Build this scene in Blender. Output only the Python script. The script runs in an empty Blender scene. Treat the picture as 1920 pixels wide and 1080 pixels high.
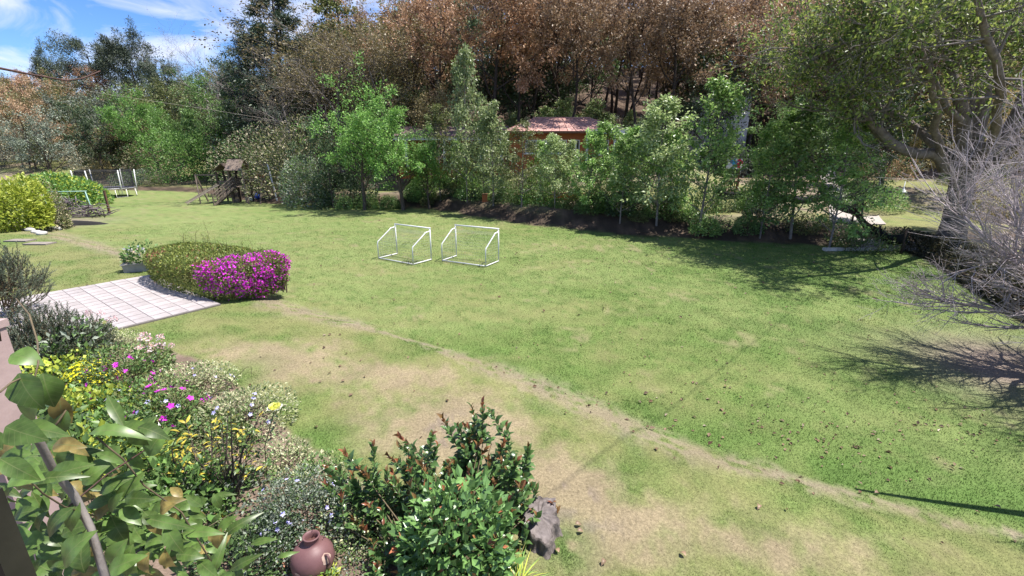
import bpy, math, random
import numpy as np
from mathutils import Vector, Matrix

# ------------------------------------------------------------------ camera, sky, sun, exposure
SC = bpy.context.scene
COL = SC.collection
F_PX, CAM_H = 850.0, 4.2                       # focal length in pixels of a 1920 wide frame, camera height
PITCH = math.atan(257 / 850)
CP, SP = math.cos(PITCH), math.sin(PITCH)
SUN_AZ, SUN_EL = math.radians(6), math.radians(67)

cam = bpy.data.cameras.new('camera')
cam.sensor_width = 36.0
cam.lens = 36.0 * F_PX / 1920.0
cam.clip_start, cam.clip_end = 0.05, 3000
camo = bpy.data.objects.new('camera', cam)
COL.objects.link(camo)
camo.location = (0, 0, CAM_H)
camo.rotation_euler = (math.pi / 2 - PITCH, 0, 0)
SC.camera = camo

world = bpy.data.worlds.new('World')
SC.world = world
world.use_nodes = True
wt = world.node_tree
wt.nodes.clear()
def wn(t, **k):
    n = wt.nodes.new(t)
    for a, b in k.items():
        setattr(n, a, b)
    return n
w_out = wn('ShaderNodeOutputWorld')
w_bg = wn('ShaderNodeBackground')
w_sky = wn('ShaderNodeTexSky', sky_type='NISHITA', sun_disc=False)
w_sky.sun_elevation = SUN_EL
w_sky.sun_rotation = math.pi / 2 - SUN_AZ
w_sky.altitude = 2300
w_sky.air_density, w_sky.dust_density, w_sky.ozone_density = 1.0, 0.3, 4.0
w_tc = wn('ShaderNodeTexCoord')
w_map = wn('ShaderNodeMapping')                # cirrus: noise stretched along one direction of the sky
w_map.inputs['Rotation'].default_value = (0.25, 0.30, 0.85)
w_map.inputs['Scale'].default_value = (2.2, 9.0, 13.0)
w_noi = wn('ShaderNodeTexNoise')
w_noi.inputs['Scale'].default_value = 1.35
w_noi.inputs['Detail'].default_value = 7
w_noi.inputs['Roughness'].default_value = 0.55
w_noi.inputs['Distortion'].default_value = 0.5
w_ramp = wn('ShaderNodeValToRGB')
w_ramp.color_ramp.elements[0].position = 0.44
w_ramp.color_ramp.elements[0].color = (0, 0, 0, 1)
w_ramp.color_ramp.elements[1].position = 0.74
w_ramp.color_ramp.elements[1].color = (0.95, 0.95, 0.95, 1)
w_sat = wn('ShaderNodeHueSaturation')
w_sat.inputs['Saturation'].default_value = 1.2
w_sat.inputs['Hue'].default_value = 0.508
w_mix = wn('ShaderNodeMix', data_type='RGBA')
w_mix.inputs['B'].default_value = (5.2, 5.3, 5.9, 1)
L = wt.links.new
L(w_tc.outputs['Generated'], w_map.inputs['Vector'])
L(w_map.outputs['Vector'], w_noi.inputs['Vector'])
L(w_noi.outputs['Fac'], w_ramp.inputs['Fac'])
L(w_sky.outputs['Color'], w_sat.inputs['Color'])
L(w_sat.outputs['Color'], w_mix.inputs['A'])
L(w_ramp.outputs['Color'], w_mix.inputs['Factor'])
L(w_mix.outputs['Result'], w_bg.inputs['Color'])
w_bg.inputs['Strength'].default_value = 0.11
L(w_bg.outputs['Background'], w_out.inputs['Surface'])

SUN_V = Vector((math.cos(SUN_EL) * math.cos(SUN_AZ), math.cos(SUN_EL) * math.sin(SUN_AZ), math.sin(SUN_EL)))
sun = bpy.data.lights.new('sun', 'SUN')
sun.energy = 5.0
sun.angle = math.radians(0.53)
sun.color = (1.0, 0.955, 0.89)
suno = bpy.data.objects.new('sun', sun)
COL.objects.link(suno)
suno.location = (30, 5, 60)
suno.rotation_euler = SUN_V.to_track_quat('Z', 'Y').to_euler()

SC.view_settings.view_transform = 'Standard'
SC.view_settings.look = 'None'
SC.view_settings.exposure = 1.0
SC.view_settings.gamma = 1.0
SC.view_settings.use_curve_mapping = False
SC.render.engine = 'CYCLES'
SC.cycles.max_bounces = 6
SC.cycles.diffuse_bounces = 3
SC.cycles.transmission_bounces = 4
SC.cycles.use_denoising = True

# ------------------------------------------------------------------ helpers
def unit(v):
    n = math.sqrt(v[0] * v[0] + v[1] * v[1] + v[2] * v[2]) or 1.0
    return (v[0] / n, v[1] / n, v[2] / n)

def G(x, y, z=0.0):
    """point of the horizontal plane z seen at a pixel of the 1920x1080 photograph"""
    u, v = (x - 960) / F_PX, (540 - y) / F_PX
    t = (z - CAM_H) / (-SP + v * CP)
    return (u * t, (CP + v * SP) * t, z)

def D(x, y, Y):
    """point at distance Y along that pixel's ray"""
    u, v = (x - 960) / F_PX, (540 - y) / F_PX
    t = Y / (CP + v * SP)
    return (u * t, Y, CAM_H + (-SP + v * CP) * t)

def sstep(a, b, x):
    t = np.clip((np.asarray(x, float) - a) / (b - a), 0, 1)
    return t * t * (3 - 2 * t)

def vnoise(x, y, scale, seed=0):
    x = np.asarray(x, float) / scale + seed * 17.31
    y = np.asarray(y, float) / scale - seed * 9.73
    xi, yi = np.floor(x), np.floor(y)
    fx, fy = x - xi, y - yi
    fx, fy = fx * fx * (3 - 2 * fx), fy * fy * (3 - 2 * fy)
    def h(a, b):
        v = np.sin(a * 127.1 + b * 311.7 + seed * 74.7) * 43758.5453
        return v - np.floor(v)
    return (h(xi, yi) * (1 - fx) + h(xi + 1, yi) * fx) * (1 - fy) + (h(xi, yi + 1) * (1 - fx) + h(xi + 1, yi + 1) * fx) * fy

def fbm(x, y, scale, seed=0, oct=3):
    r, a, t = 0, 1.0, 0
    for i in range(oct):
        r = r + a * vnoise(x, y, scale / 2 ** i, seed + i)
        t += a
        a *= 0.55
    return r / t

class Acc:
    def __init__(s):
        s.V, s.Q, s.T, s.n, s.qm, s.tm, s.C = [], [], [], 0, [], [], []
    def add(s, V, Q=None, T=None, m=0, col=None):
        V = np.asarray(V, float).reshape(-1, 3)
        if Q is not None and len(Q):
            Q = np.asarray(Q, np.int64).reshape(-1, 4)
            s.Q.append(Q + s.n); s.qm.append(np.full(len(Q), m))
        if T is not None and len(T):
            T = np.asarray(T, np.int64).reshape(-1, 3)
            s.T.append(T + s.n); s.tm.append(np.full(len(T), m))
        s.V.append(V); s.n += len(V)
        if col is not None:
            s.C.append(np.asarray(col, float))
        return s
    def box(s, c, size, rot=0.0, m=0, taper=1.0):
        x, y, z = size[0] / 2, size[1] / 2, size[2] / 2
        p = np.array([(-x, -y, -z), (x, -y, -z), (x, y, -z), (-x, y, -z), (-x * taper, -y * taper, z), (x * taper, -y * taper, z), (x * taper, y * taper, z), (-x * taper, y * taper, z)])
        if rot:
            cr, sr = math.cos(rot), math.sin(rot)
            p = np.stack([p[:, 0] * cr - p[:, 1] * sr, p[:, 0] * sr + p[:, 1] * cr, p[:, 2]], 1)
        return s.add(p + np.array(c), [(0, 3, 2, 1), (4, 5, 6, 7), (0, 1, 5, 4), (1, 2, 6, 5), (2, 3, 7, 6), (3, 0, 4, 7)], m=m)
    def bar(s, a, b, w, d=None, up=(0, 0, 1), m=0):
        """rectangular bar from a to b"""
        d = d or w
        a, b = np.array(a, float), np.array(b, float)
        t = b - a; t /= np.linalg.norm(t)
        u = np.array(up, float)
        if abs(t @ u) > .95: u = np.array((1., 0, 0))
        sd = np.cross(t, u); sd /= np.linalg.norm(sd)
        u = np.cross(sd, t)
        P = []
        for q in (a, b):
            for (i, j) in ((-1, -1), (1, -1), (1, 1), (-1, 1)):
                P.append(q + sd * i * w / 2 + u * j * d / 2)
        return s.add(P, [(3, 2, 1, 0), (4, 5, 6, 7), (0, 1, 5, 4), (1, 2, 6, 5), (2, 3, 7, 6), (3, 0, 4, 7)], m=m)
    def tube(s, pts, rad, n=6, m=0, caps=True):
        pts = np.asarray(pts, float)
        k = len(pts)
        rad = np.broadcast_to(np.asarray(rad, float), (k,))
        t = np.empty_like(pts)
        t[1:-1] = pts[2:] - pts[:-2]; t[0] = pts[1] - pts[0]; t[-1] = pts[-1] - pts[-2]
        t /= (np.linalg.norm(t, axis=1, keepdims=True) + 1e-12)
        mean = t.mean(0)
        ref = np.eye(3)[np.argmin(np.abs(mean))]
        a = np.cross(t, ref); a /= (np.linalg.norm(a, axis=1, keepdims=True) + 1e-12)
        b = np.cross(t, a)
        th = np.arange(n) * 2 * math.pi / n
        V = pts[:, None] + rad[:, None, None] * (np.cos(th)[None, :, None] * a[:, None] + np.sin(th)[None, :, None] * b[:, None])
        i = np.arange(k - 1)[:, None] * n
        j = np.arange(n)[None]
        j2 = (j + 1) % n
        Q = np.stack([i + j, i + j2, i + n + j2, i + n + j], -1).reshape(-1, 4)
        T = None
        V = V.reshape(-1, 3)
        if caps:
            V = np.vstack([V, pts[0], pts[-1]])
            T = [(k * n, (x + 1) % n, x) for x in range(n)] + [(k * n + 1, (k - 1) * n + x, (k - 1) * n + (x + 1) % n) for x in range(n)]
        return s.add(V, Q, T, m=m)
    def lathe(s, prof, n=24, c=(0, 0, 0), m=0):
        th = np.arange(n) * 2 * math.pi / n
        V = np.array([[(r * math.cos(a) + c[0], r * math.sin(a) + c[1], z + c[2]) for a in th] for r, z in prof]).reshape(-1, 3)
        Q = [(i * n + j, i * n + (j + 1) % n, (i + 1) * n + (j + 1) % n, (i + 1) * n + j) for i in range(len(prof) - 1) for j in range(n)]
        return s.add(V, Q, m=m)
    def leaves(s, C, Dr, N, Ln, W, m=0, fold=.12):
        """many diamond leaves: base C, tip direction Dr, rough normal N"""
        C = np.asarray(C, float); Dr = np.asarray(Dr, float); N = np.asarray(N, float)
        Dr = Dr / (np.linalg.norm(Dr, axis=1, keepdims=True) + 1e-9)
        S = np.cross(Dr, N); S /= (np.linalg.norm(S, axis=1, keepdims=True) + 1e-9)
        U = np.cross(S, Dr)
        Ln = np.broadcast_to(np.asarray(Ln, float), (len(C),))[:, None]
        W = np.broadcast_to(np.asarray(W, float), (len(C),))[:, None]
        V = np.stack([C, C + Dr * Ln * .45 + S * W / 2 + U * W * fold, C + Dr * Ln - U * Ln * .08, C + Dr * Ln * .45 - S * W / 2 + U * W * fold], 1).reshape(-1, 3)
        Q = np.arange(len(C) * 4).reshape(-1, 4)
        return s.add(V, Q, m=m)
    def mesh(s, name, mats, smooth=False):
        V = np.vstack(s.V)
        Q = np.vstack(s.Q) if s.Q else np.zeros((0, 4), np.int64)
        T = np.vstack(s.T) if s.T else np.zeros((0, 3), np.int64)
        me = bpy.data.meshes.new(name)
        me.vertices.add(len(V)); me.vertices.foreach_set('co', V.astype(np.float32).ravel())
        loops = np.concatenate([Q.ravel(), T.ravel()]).astype(np.int32)
        me.loops.add(len(loops)); me.loops.foreach_set('vertex_index', loops)
        nf = len(Q) + len(T)
        me.polygons.add(nf)
        starts = np.concatenate([np.arange(len(Q)) * 4, len(Q) * 4 + np.arange(len(T)) * 3]).astype(np.int32)
        me.polygons.foreach_set('loop_start', starts)
        me.polygons.foreach_set('material_index', np.concatenate([*(s.qm or [np.zeros(0)]), *(s.tm or [np.zeros(0)])]).astype(np.int32))
        me.polygons.foreach_set('use_smooth', np.full(nf, smooth))
        for mt in (mats if isinstance(mats, (list, tuple)) else [mats]):
            me.materials.append(mt)
        me.update(calc_edges=True)
        if s.C:
            c = np.vstack(s.C)
            at = me.color_attributes.new('col', 'FLOAT_COLOR', 'POINT')
            at.data.foreach_set('color', np.hstack([c, np.ones((len(c), 1))]).astype(np.float32).ravel())
        return me

def obj(name, data, parent=None, loc=None, kind=None):
    o = bpy.data.objects.new(name, data)
    COL.objects.link(o)
    if parent is not None: o.parent = parent
    if loc is not None: o.location = loc
    if kind: o['kind'] = kind
    return o

def tag(o, label, cat, group=None):
    o['label'] = label; o['category'] = cat
    if group: o['group'] = group
    return o

def thing(name, label, cat, loc=(0, 0, 0), rz=0.0, group=None):
    o = obj(name, None, None, loc)
    o.rotation_euler = (0, 0, rz)
    return tag(o, label, cat, group)

def structure(name, data, parent=None):
    return obj(name, data, parent, None, 'structure' if parent is None else None)

# ------------------------------------------------------------------ materials
def newmat(name):
    m = bpy.data.materials.new(name)
    m.use_nodes = True
    nt = m.node_tree
    nt.nodes.clear()
    return m, nt

def N(nt, t, ins=None, **k):
    n = nt.nodes.new(t)
    for a, b in k.items(): setattr(n, a, b)
    for a, b in (ins or {}).items(): n.inputs[a].default_value = b
    return n

def ramp(nt, cols, fac):
    r = N(nt, 'ShaderNodeValToRGB')
    e = r.color_ramp.elements
    while len(e) < len(cols): e.new(0.5)
    for i, c in enumerate(cols):
        e[i].position = i / max(1, len(cols) - 1)
        e[i].color = (*c, 1)
    nt.links.new(fac, r.inputs['Fac'])
    return r.outputs['Color']

LEAF_GAIN = 1.85
def leafmat(name, cols, trans=.32, rough=.45, spec=.35, var=.22, mottle=0, vein=0):
    m, nt = newmat(name)
    geo = N(nt, 'ShaderNodeNewGeometry'); oi = N(nt, 'ShaderNodeObjectInfo')
    cols = [tuple(min(.85, x * LEAF_GAIN) for x in c) for c in cols]
    c = ramp(nt, cols, geo.outputs['Random Per Island'])
    mr = N(nt, 'ShaderNodeMapRange', {'To Min': 1 - var, 'To Max': 1 + var})
    nt.links.new(oi.outputs['Random'], mr.inputs['Value'])
    hs = N(nt, 'ShaderNodeHueSaturation')
    if mottle:
        tc = N(nt, 'ShaderNodeTexCoord'); nz = N(nt, 'ShaderNodeTexNoise', {'Scale': mottle, 'Detail': 5})
        m3 = N(nt, 'ShaderNodeMapRange', {'From Min': .3, 'From Max': .7, 'To Min': .62, 'To Max': 1.35})
        ad = N(nt, 'ShaderNodeVectorMath', operation='ADD'); nt.links.new(tc.outputs['Object'], ad.inputs[0]); nt.links.new(oi.outputs['Location'], ad.inputs[1])
        nt.links.new(ad.outputs[0], nz.inputs['Vector']); nt.links.new(nz.outputs['Fac'], m3.inputs['Value'])
        mm = N(nt, 'ShaderNodeMath', operation='MULTIPLY'); nt.links.new(mr.outputs['Result'], mm.inputs[0]); nt.links.new(m3.outputs['Result'], mm.inputs[1])
        mr = mm
    nt.links.new(c, hs.inputs['Color']); nt.links.new(mr.outputs[0], hs.inputs['Value'])
    if vein:
        sx = N(nt, 'ShaderNodeSeparateXYZ'); nt.links.new(tc.outputs['Object'], sx.inputs[0])
        def mth(op, a, b=None):
            q = N(nt, 'ShaderNodeMath', operation=op)
            for k_, v_ in enumerate((a, b)):
                if v_ is None: continue
                if isinstance(v_, (int, float)): q.inputs[k_].default_value = v_
                else: nt.links.new(v_, q.inputs[k_])
            return q.outputs[0]
        ax = mth('ABSOLUTE', sx.outputs['X'])
        mid = mth('LESS_THAN', ax, .0016)
        sid = mth('GREATER_THAN', mth('SINE', mth('MULTIPLY', mth('SUBTRACT', sx.outputs['Y'], mth('MULTIPLY', ax, .8)), vein)), .93)
        vm_ = mth('MAXIMUM', mid, mth('MULTIPLY', sid, .5))
        mxv = N(nt, 'ShaderNodeMix', data_type='RGBA'); mxv.inputs['B'].default_value = (.16, .19, .07, 1)
        nt.links.new(mth('MULTIPLY', vm_, .6), mxv.inputs['Factor']); nt.links.new(hs.outputs['Color'], mxv.inputs['A'])
        hs = mxv
    hco = hs.outputs['Result'] if vein else hs.outputs['Color']
    p = N(nt, 'ShaderNodeBsdfPrincipled', {'Roughness': rough, 'Specular IOR Level': spec})
    t = N(nt, 'ShaderNodeBsdfTranslucent')
    mx = N(nt, 'ShaderNodeMixShader', {0: trans})
    o = N(nt, 'ShaderNodeOutputMaterial')
    nt.links.new(hco, p.inputs['Base Color']); nt.links.new(hco, t.inputs['Color'])
    nt.links.new(p.outputs[0], mx.inputs[1]); nt.links.new(t.outputs[0], mx.inputs[2]); nt.links.new(mx.outputs[0], o.inputs[0])
    return m

def surf(name, c1, c2=None, scale=6.0, rough=.75, bump=.15, detail=6, spec=.3, metal=0.0, stretch=(1, 1, 1), var=0.0, bdist=.02):
    m, nt = newmat(name)
    c2 = c2 or tuple(x * .7 for x in c1)
    tc = N(nt, 'ShaderNodeTexCoord'); mp = N(nt, 'ShaderNodeMapping', {'Scale': stretch})
    nz = N(nt, 'ShaderNodeTexNoise', {'Scale': scale, 'Detail': detail, 'Roughness': .62})
    nt.links.new(tc.outputs['Object'], mp.inputs['Vector']); nt.links.new(mp.outputs[0], nz.inputs['Vector'])
    st = N(nt, 'ShaderNodeMapRange', {'From Min': .3, 'From Max': .7})
    nt.links.new(nz.outputs['Fac'], st.inputs['Value'])
    c = ramp(nt, [c2, c1], st.outputs['Result'])
    if var:
        oi = N(nt, 'ShaderNodeObjectInfo')
        mr = N(nt, 'ShaderNodeMapRange', {'To Min': 1 - var, 'To Max': 1 + var})
        nt.links.new(oi.outputs['Random'], mr.inputs['Value'])
        hs = N(nt, 'ShaderNodeHueSaturation')
        nt.links.new(c, hs.inputs['Color']); nt.links.new(mr.outputs['Result'], hs.inputs['Value'])
        c = hs.outputs['Color']
    p = N(nt, 'ShaderNodeBsdfPrincipled', {'Roughness': rough, 'Specular IOR Level': spec, 'Metallic': metal})
    nt.links.new(c, p.inputs['Base Color'])
    if bump:
        b = N(nt, 'ShaderNodeBump', {'Strength': bump, 'Distance': bdist})
        nt.links.new(nz.outputs['Fac'], b.inputs['Height']); nt.links.new(b.outputs[0], p.inputs['Normal'])
    o = N(nt, 'ShaderNodeOutputMaterial')
    nt.links.new(p.outputs[0], o.inputs[0])
    return m

def attrmat(name, trans=0.0, detail=True, rough=.85):
    """colour from the mesh's own colour layer, with fine noise on top"""
    m, nt = newmat(name)
    a = N(nt, 'ShaderNodeAttribute', attribute_name='col')
    c = a.outputs['Color']
    p = N(nt, 'ShaderNodeBsdfPrincipled', {'Roughness': rough, 'Specular IOR Level': .15})
    o = N(nt, 'ShaderNodeOutputMaterial')
    if detail:
        tc = N(nt, 'ShaderNodeTexCoord')
        n1 = N(nt, 'ShaderNodeTexNoise', {'Scale': 26.0, 'Detail': 9, 'Roughness': .8})
        n2 = N(nt, 'ShaderNodeTexNoise', {'Scale': 1.7, 'Detail': 5, 'Roughness': .6})
        nt.links.new(tc.outputs['Object'], n1.inputs['Vector']); nt.links.new(tc.outputs['Object'], n2.inputs['Vector'])
        m1 = N(nt, 'ShaderNodeMapRange', {'From Min': .32, 'From Max': .68, 'To Min': .55, 'To Max': 1.45})
        m2 = N(nt, 'ShaderNodeMapRange', {'From Min': .3, 'From Max': .7, 'To Min': .86, 'To Max': 1.14})
        nt.links.new(n1.outputs['Fac'], m1.inputs['Value']); nt.links.new(n2.outputs['Fac'], m2.inputs['Value'])
        mu = N(nt, 'ShaderNodeMath', operation='MULTIPLY')
        nt.links.new(m1.outputs[0], mu.inputs[0]); nt.links.new(m2.outputs[0], mu.inputs[1])
        vm = N(nt, 'ShaderNodeVectorMath', operation='SCALE')
        nt.links.new(c, vm.inputs[0]); nt.links.new(mu.outputs[0], vm.inputs['Scale'])
        c = vm.outputs[0]
        b = N(nt, 'ShaderNodeBump', {'Strength': .5, 'Distance': .03})
        nt.links.new(n1.outputs['Fac'], b.inputs['Height']); nt.links.new(b.outputs[0], p.inputs['Normal'])
    else:
        geo = N(nt, 'ShaderNodeNewGeometry')
        mr = N(nt, 'ShaderNodeMapRange', {'To Min': .85, 'To Max': 1.25})
        nt.links.new(geo.outputs['Random Per Island'], mr.inputs['Value'])
        vm = N(nt, 'ShaderNodeVectorMath', operation='SCALE')
        nt.links.new(c, vm.inputs[0]); nt.links.new(mr.outputs[0], vm.inputs['Scale'])
        c = vm.outputs[0]
    nt.links.new(c, p.inputs['Base Color'])
    if trans:
        t = N(nt, 'ShaderNodeBsdfTranslucent'); mx = N(nt, 'ShaderNodeMixShader', {0: trans})
        nt.links.new(c, t.inputs['Color'])
        nt.links.new(p.outputs[0], mx.inputs[1]); nt.links.new(t.outputs[0], mx.inputs[2]); nt.links.new(mx.outputs[0], o.inputs[0])
    else:
        nt.links.new(p.outputs[0], o.inputs[0])
    return m

M = {}
M['ground'] = attrmat('ground')
M['blade'] = attrmat('blade', .25, False, .6)
M['bark'] = surf('bark', (.13, .10, .08), (.05, .04, .032), 9, .9, .6, stretch=(1, 1, .35))
M['bark_dark'] = surf('bark_dark', (.07, .055, .045), (.025, .02, .018), 7, .9, .6, stretch=(1, 1, .3))
M['bark_grey'] = surf('bark_grey', (.26, .23, .21), (.13, .11, .10), 12, .85, .4, stretch=(1, 1, .4))
M['bark_big'] = surf('bark_big', (.26, .22, .19), (.10, .08, .07), 6, .9, .8, stretch=(1, 1, .5), bdist=.05)
M['twig_pale'] = surf('twig_pale', (.46, .40, .41), (.27, .225, .23), 18, .8, .2)
M['stem'] = surf('stem', (.16, .12, .07), (.08, .065, .04), 20, .8, .2)
M['stem_green'] = surf('stem_green', (.12, .15, .05), (.07, .09, .03), 20, .7, .1)
M['oak'] = leafmat('oak_leaf', [(.075, .05, .032), (.185, .122, .072), (.285, .195, .12), (.13, .092, .055)], .25, var=.4)
M['oak_red'] = leafmat('oak_red_leaf', [(.085, .052, .033), (.20, .118, .068), (.30, .185, .112), (.14, .088, .052)], .25, var=.4)
M['oak_gold'] = leafmat('oak_gold_leaf', [(.06, .052, .022), (.135, .108, .045), (.20, .155, .075), (.09, .085, .035)], .26, var=.35)
M['olive'] = leafmat('olive_leaf', [(.03, .042, .015), (.075, .09, .03), (.12, .125, .045), (.05, .07, .025)], .25)
M['dgreen'] = leafmat('dark_green_leaf', [(.014, .025, .013), (.03, .05, .022), (.055, .08, .035), (.022, .04, .02)], .2)
M['mgreen'] = leafmat('mid_green_leaf', [(.03, .055, .018), (.06, .105, .03), (.095, .15, .045), (.045, .08, .025)], .3)
M['bgreen'] = leafmat('bright_green_leaf', [(.035, .075, .018), (.08, .16, .035), (.14, .23, .06), (.055, .12, .028)], .38)
M['sapling'] = leafmat('sapling_leaf', [(.045, .09, .02), (.11, .20, .045), (.24, .32, .11), (.08, .155, .038)], .46, .38, .7, .3)
M['sapling_pale'] = leafmat('sapling_pale_leaf', [(.07, .105, .035), (.15, .20, .075), (.30, .34, .17), (.11, .155, .055)], .44, .38, .7, .3)
M['needle'] = leafmat('conifer_needles', [(.012, .02, .014), (.025, .038, .024), (.05, .068, .04), (.018, .03, .02)], .1)
M['needle_blue'] = leafmat('juniper_needles', [(.022, .035, .022), (.045, .06, .038), (.085, .10, .065), (.03, .045, .03)], .12)
M['lime'] = leafmat('lime_leaf', [(.11, .15, .02), (.22, .26, .035), (.32, .34, .06), (.15, .20, .03)], .35)
M['greyleaf'] = leafmat('grey_leaf', [(.05, .06, .045), (.10, .115, .085), (.16, .18, .14), (.07, .085, .065)], .2)
M['paleleaf'] = leafmat('cream_variegated_leaf', [(.09, .12, .045), (.20, .21, .11), (.32, .31, .2), (.06, .09, .03)], .3)
M['beigeleaf'] = leafmat('beige_leaf', [(.12, .10, .06), (.22, .19, .12), (.30, .26, .18), (.09, .10, .05)], .25)
M['hedge'] = leafmat('hedge_leaf', [(.04, .062, .015), (.105, .135, .03), (.20, .215, .055), (.065, .095, .022)], .28)
M['hedge_red'] = leafmat('hedge_red_shoots', [(.16, .05, .04), (.24, .09, .06), (.12, .09, .04)], .3)
M['magenta'] = leafmat('magenta_bract', [(.28, .01, .24), (.46, .02, .38), (.58, .06, .48), (.36, .015, .30)], .4, spec=.2)
M['pinkflower'] = leafmat('pink_petal', [(.62, .22, .24), (.72, .34, .34), (.80, .48, .47)], .35, spec=.2)
M['yellowflower'] = leafmat('yellow_petal', [(.55, .36, .02), (.72, .52, .03), (.62, .42, .02)], .35, spec=.2)
M['blueflower'] = leafmat('blue_petal', [(.16, .15, .55), (.26, .25, .72), (.4, .38, .78)], .3, spec=.2)
M['whiteflower'] = leafmat('white_petal', [(.75, .74, .72), (.82, .82, .80)], .3, spec=.2)
M['rose'] = leafmat('rose_petal', [(.80, .62, .05), (.86, .74, .14), (.84, .70, .10)], .35, spec=.2)
M['rose_pale'] = leafmat('rose_outer_petal', [(.86, .80, .45), (.86, .84, .66)], .35, spec=.2)
M['yellowleaf'] = leafmat('yellow_leaf', [(.20, .16, .02), (.32, .25, .035), (.22, .22, .035)], .35)
M['glossy'] = leafmat('glossy_green_leaf', [(.03, .06, .018), (.055, .105, .03), (.085, .15, .045), (.04, .08, .022)], .25, .3, .6, .3)
M['glossy_red'] = leafmat('red_young_leaf', [(.13, .045, .025), (.22, .08, .04), (.17, .10, .04), (.10, .06, .02)], .3, .3, .6, .3)
M['vine'] = leafmat('vine_leaf', [(.02, .042, .010), (.045, .08, .018), (.085, .125, .028)], .32, .38, .45, .35, 22, 330)
M['vine_yellow'] = leafmat('vine_old_leaf', [(.11, .09, .025), (.16, .125, .04), (.08, .055, .025)], .32, .4, .4, .25, 26, 330)
M['litter'] = leafmat('fallen_leaf', [(.05, .028, .017), (.10, .062, .038), (.16, .11, .07), (.035, .023, .016)], .15)
M['white_paint'] = surf('white_paint', (.72, .72, .71), (.60, .60, .58), 3, .45, .05)
M['net'] = surf('net_cord', (.30, .31, .29), (.2, .2, .2), 3, .8, 0)
M['net_dark'] = surf('net_dark', (.05, .05, .055), (.03, .03, .03), 3, .8, 0)
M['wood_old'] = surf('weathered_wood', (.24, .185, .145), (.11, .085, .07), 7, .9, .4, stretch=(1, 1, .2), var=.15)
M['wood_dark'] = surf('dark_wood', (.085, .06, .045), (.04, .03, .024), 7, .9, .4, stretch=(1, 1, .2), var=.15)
M['wood_brown'] = surf('brown_wood', (.20, .10, .055), (.10, .055, .03), 7, .85, .3, stretch=(1, 1, .2), var=.15)
M['wood_slide'] = surf('slide_board', (.36, .30, .23), (.26, .21, .16), 5, .7, .2)
M['steel'] = surf('galvanised_steel', (.62, .62, .60), (.5, .5, .5), 4, .4, .05, metal=.3)
M['tile'] = surf('paving_tile', (.38, .345, .345), (.28, .25, .24), 2.0, .8, .2, var=.1)
M['joint'] = surf('tile_joint', (.20, .18, .155), (.13, .115, .095), 8, .95, .3)
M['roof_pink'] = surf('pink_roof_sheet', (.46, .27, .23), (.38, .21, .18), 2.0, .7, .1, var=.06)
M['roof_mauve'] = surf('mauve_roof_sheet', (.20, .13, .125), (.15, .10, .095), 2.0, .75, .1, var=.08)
M['orange_wall'] = surf('orange_render', (.36, .12, .045), (.29, .09, .035), 1.5, .85, .1)
M['white_wall'] = surf('white_render', (.62, .61, .62), (.5, .49, .5), 1.5, .85, .1)
M['glass'] = surf('window_glass', (.03, .035, .04), (.02, .02, .025), 2, .08, 0, spec=.8)
M['pink_wall'] = surf('pink_render', (.42, .31, .29), (.33, .235, .22), 4, .9, .3)
M['concrete'] = surf('concrete', (.40, .355, .32), (.30, .265, .24), 4, .9, .3)
M['stone'] = surf('pale_stone', (.52, .50, .46), (.36, .34, .31), 5, .9, .4, var=.12)
M['clay'] = surf('clay_jar', (.17, .085, .085), (.12, .06, .06), 5, .5, .12)
M['clay_in'] = surf('clay_inside', (.10, .04, .035), (.05, .025, .02), 8, .8, .2)
M['chip'] = surf('bare_clay', (.46, .34, .27), (.3, .2, .16), 12, .9, .3)
M['stump_top'] = surf('cut_wood', (.21, .18, .17), (.09, .075, .07), 14, .9, .4, stretch=(1, 1, 1))
M['stump_red'] = surf('red_heartwood', (.20, .09, .06), (.10, .045, .03), 14, .9, .4)
M['stump_bark'] = surf('stump_bark', (.20, .17, .15), (.05, .04, .035), 14, .95, 1.0, stretch=(1, 1, .3), bdist=.03)
M['shade'] = surf('black_shade_cloth', (.018, .018, .02), (.01, .01, .012), 20, .85, .2)
M['rubber'] = surf('black_mat', (.03, .03, .035), (.02, .02, .02), 5, .6, .05)
M['blue'] = surf('blue_paint', (.05, .12, .55), (.04, .10, .45), 4, .5, .05)
M['red'] = surf('red_paint', (.62, .05, .08), (.5, .04, .06), 4, .5, .05)
M['cyan'] = surf('cyan_paint', (.08, .42, .62), (.06, .35, .5), 4, .5, .05)
M['greenpipe'] = surf('pale_green_pipe', (.30, .46, .40), (.24, .38, .33), 4, .5, .05)
M['rust'] = surf('rusty_post', (.16, .085, .05), (.09, .05, .035), 9, .85, .2)
M['window_frame'] = surf('shade_tinted_olive', (.03, .027, .02), (.014, .013, .010), 6, .6, .15)  # shade is painted into the frame's olive colour
M['cable'] = surf('pale_cable', (.55, .54, .52), (.45, .45, .44), 4, .6, 0)
M['cable_dark'] = surf('dark_tendril', (.10, .05, .04), (.05, .03, .025), 14, .7, .1)
M['brush'] = surf('cut_brush', (.20, .165, .165), (.10, .08, .08), 14, .9, .3, var=.2)
M['shadow'] = surf('painted_shadow', (.022, .02, .02), (.012, .012, .012), 9, 1, .5)
M['terra'] = surf('planter', (.40, .38, .36), (.3, .28, .27), 6, .85, .2)

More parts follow.
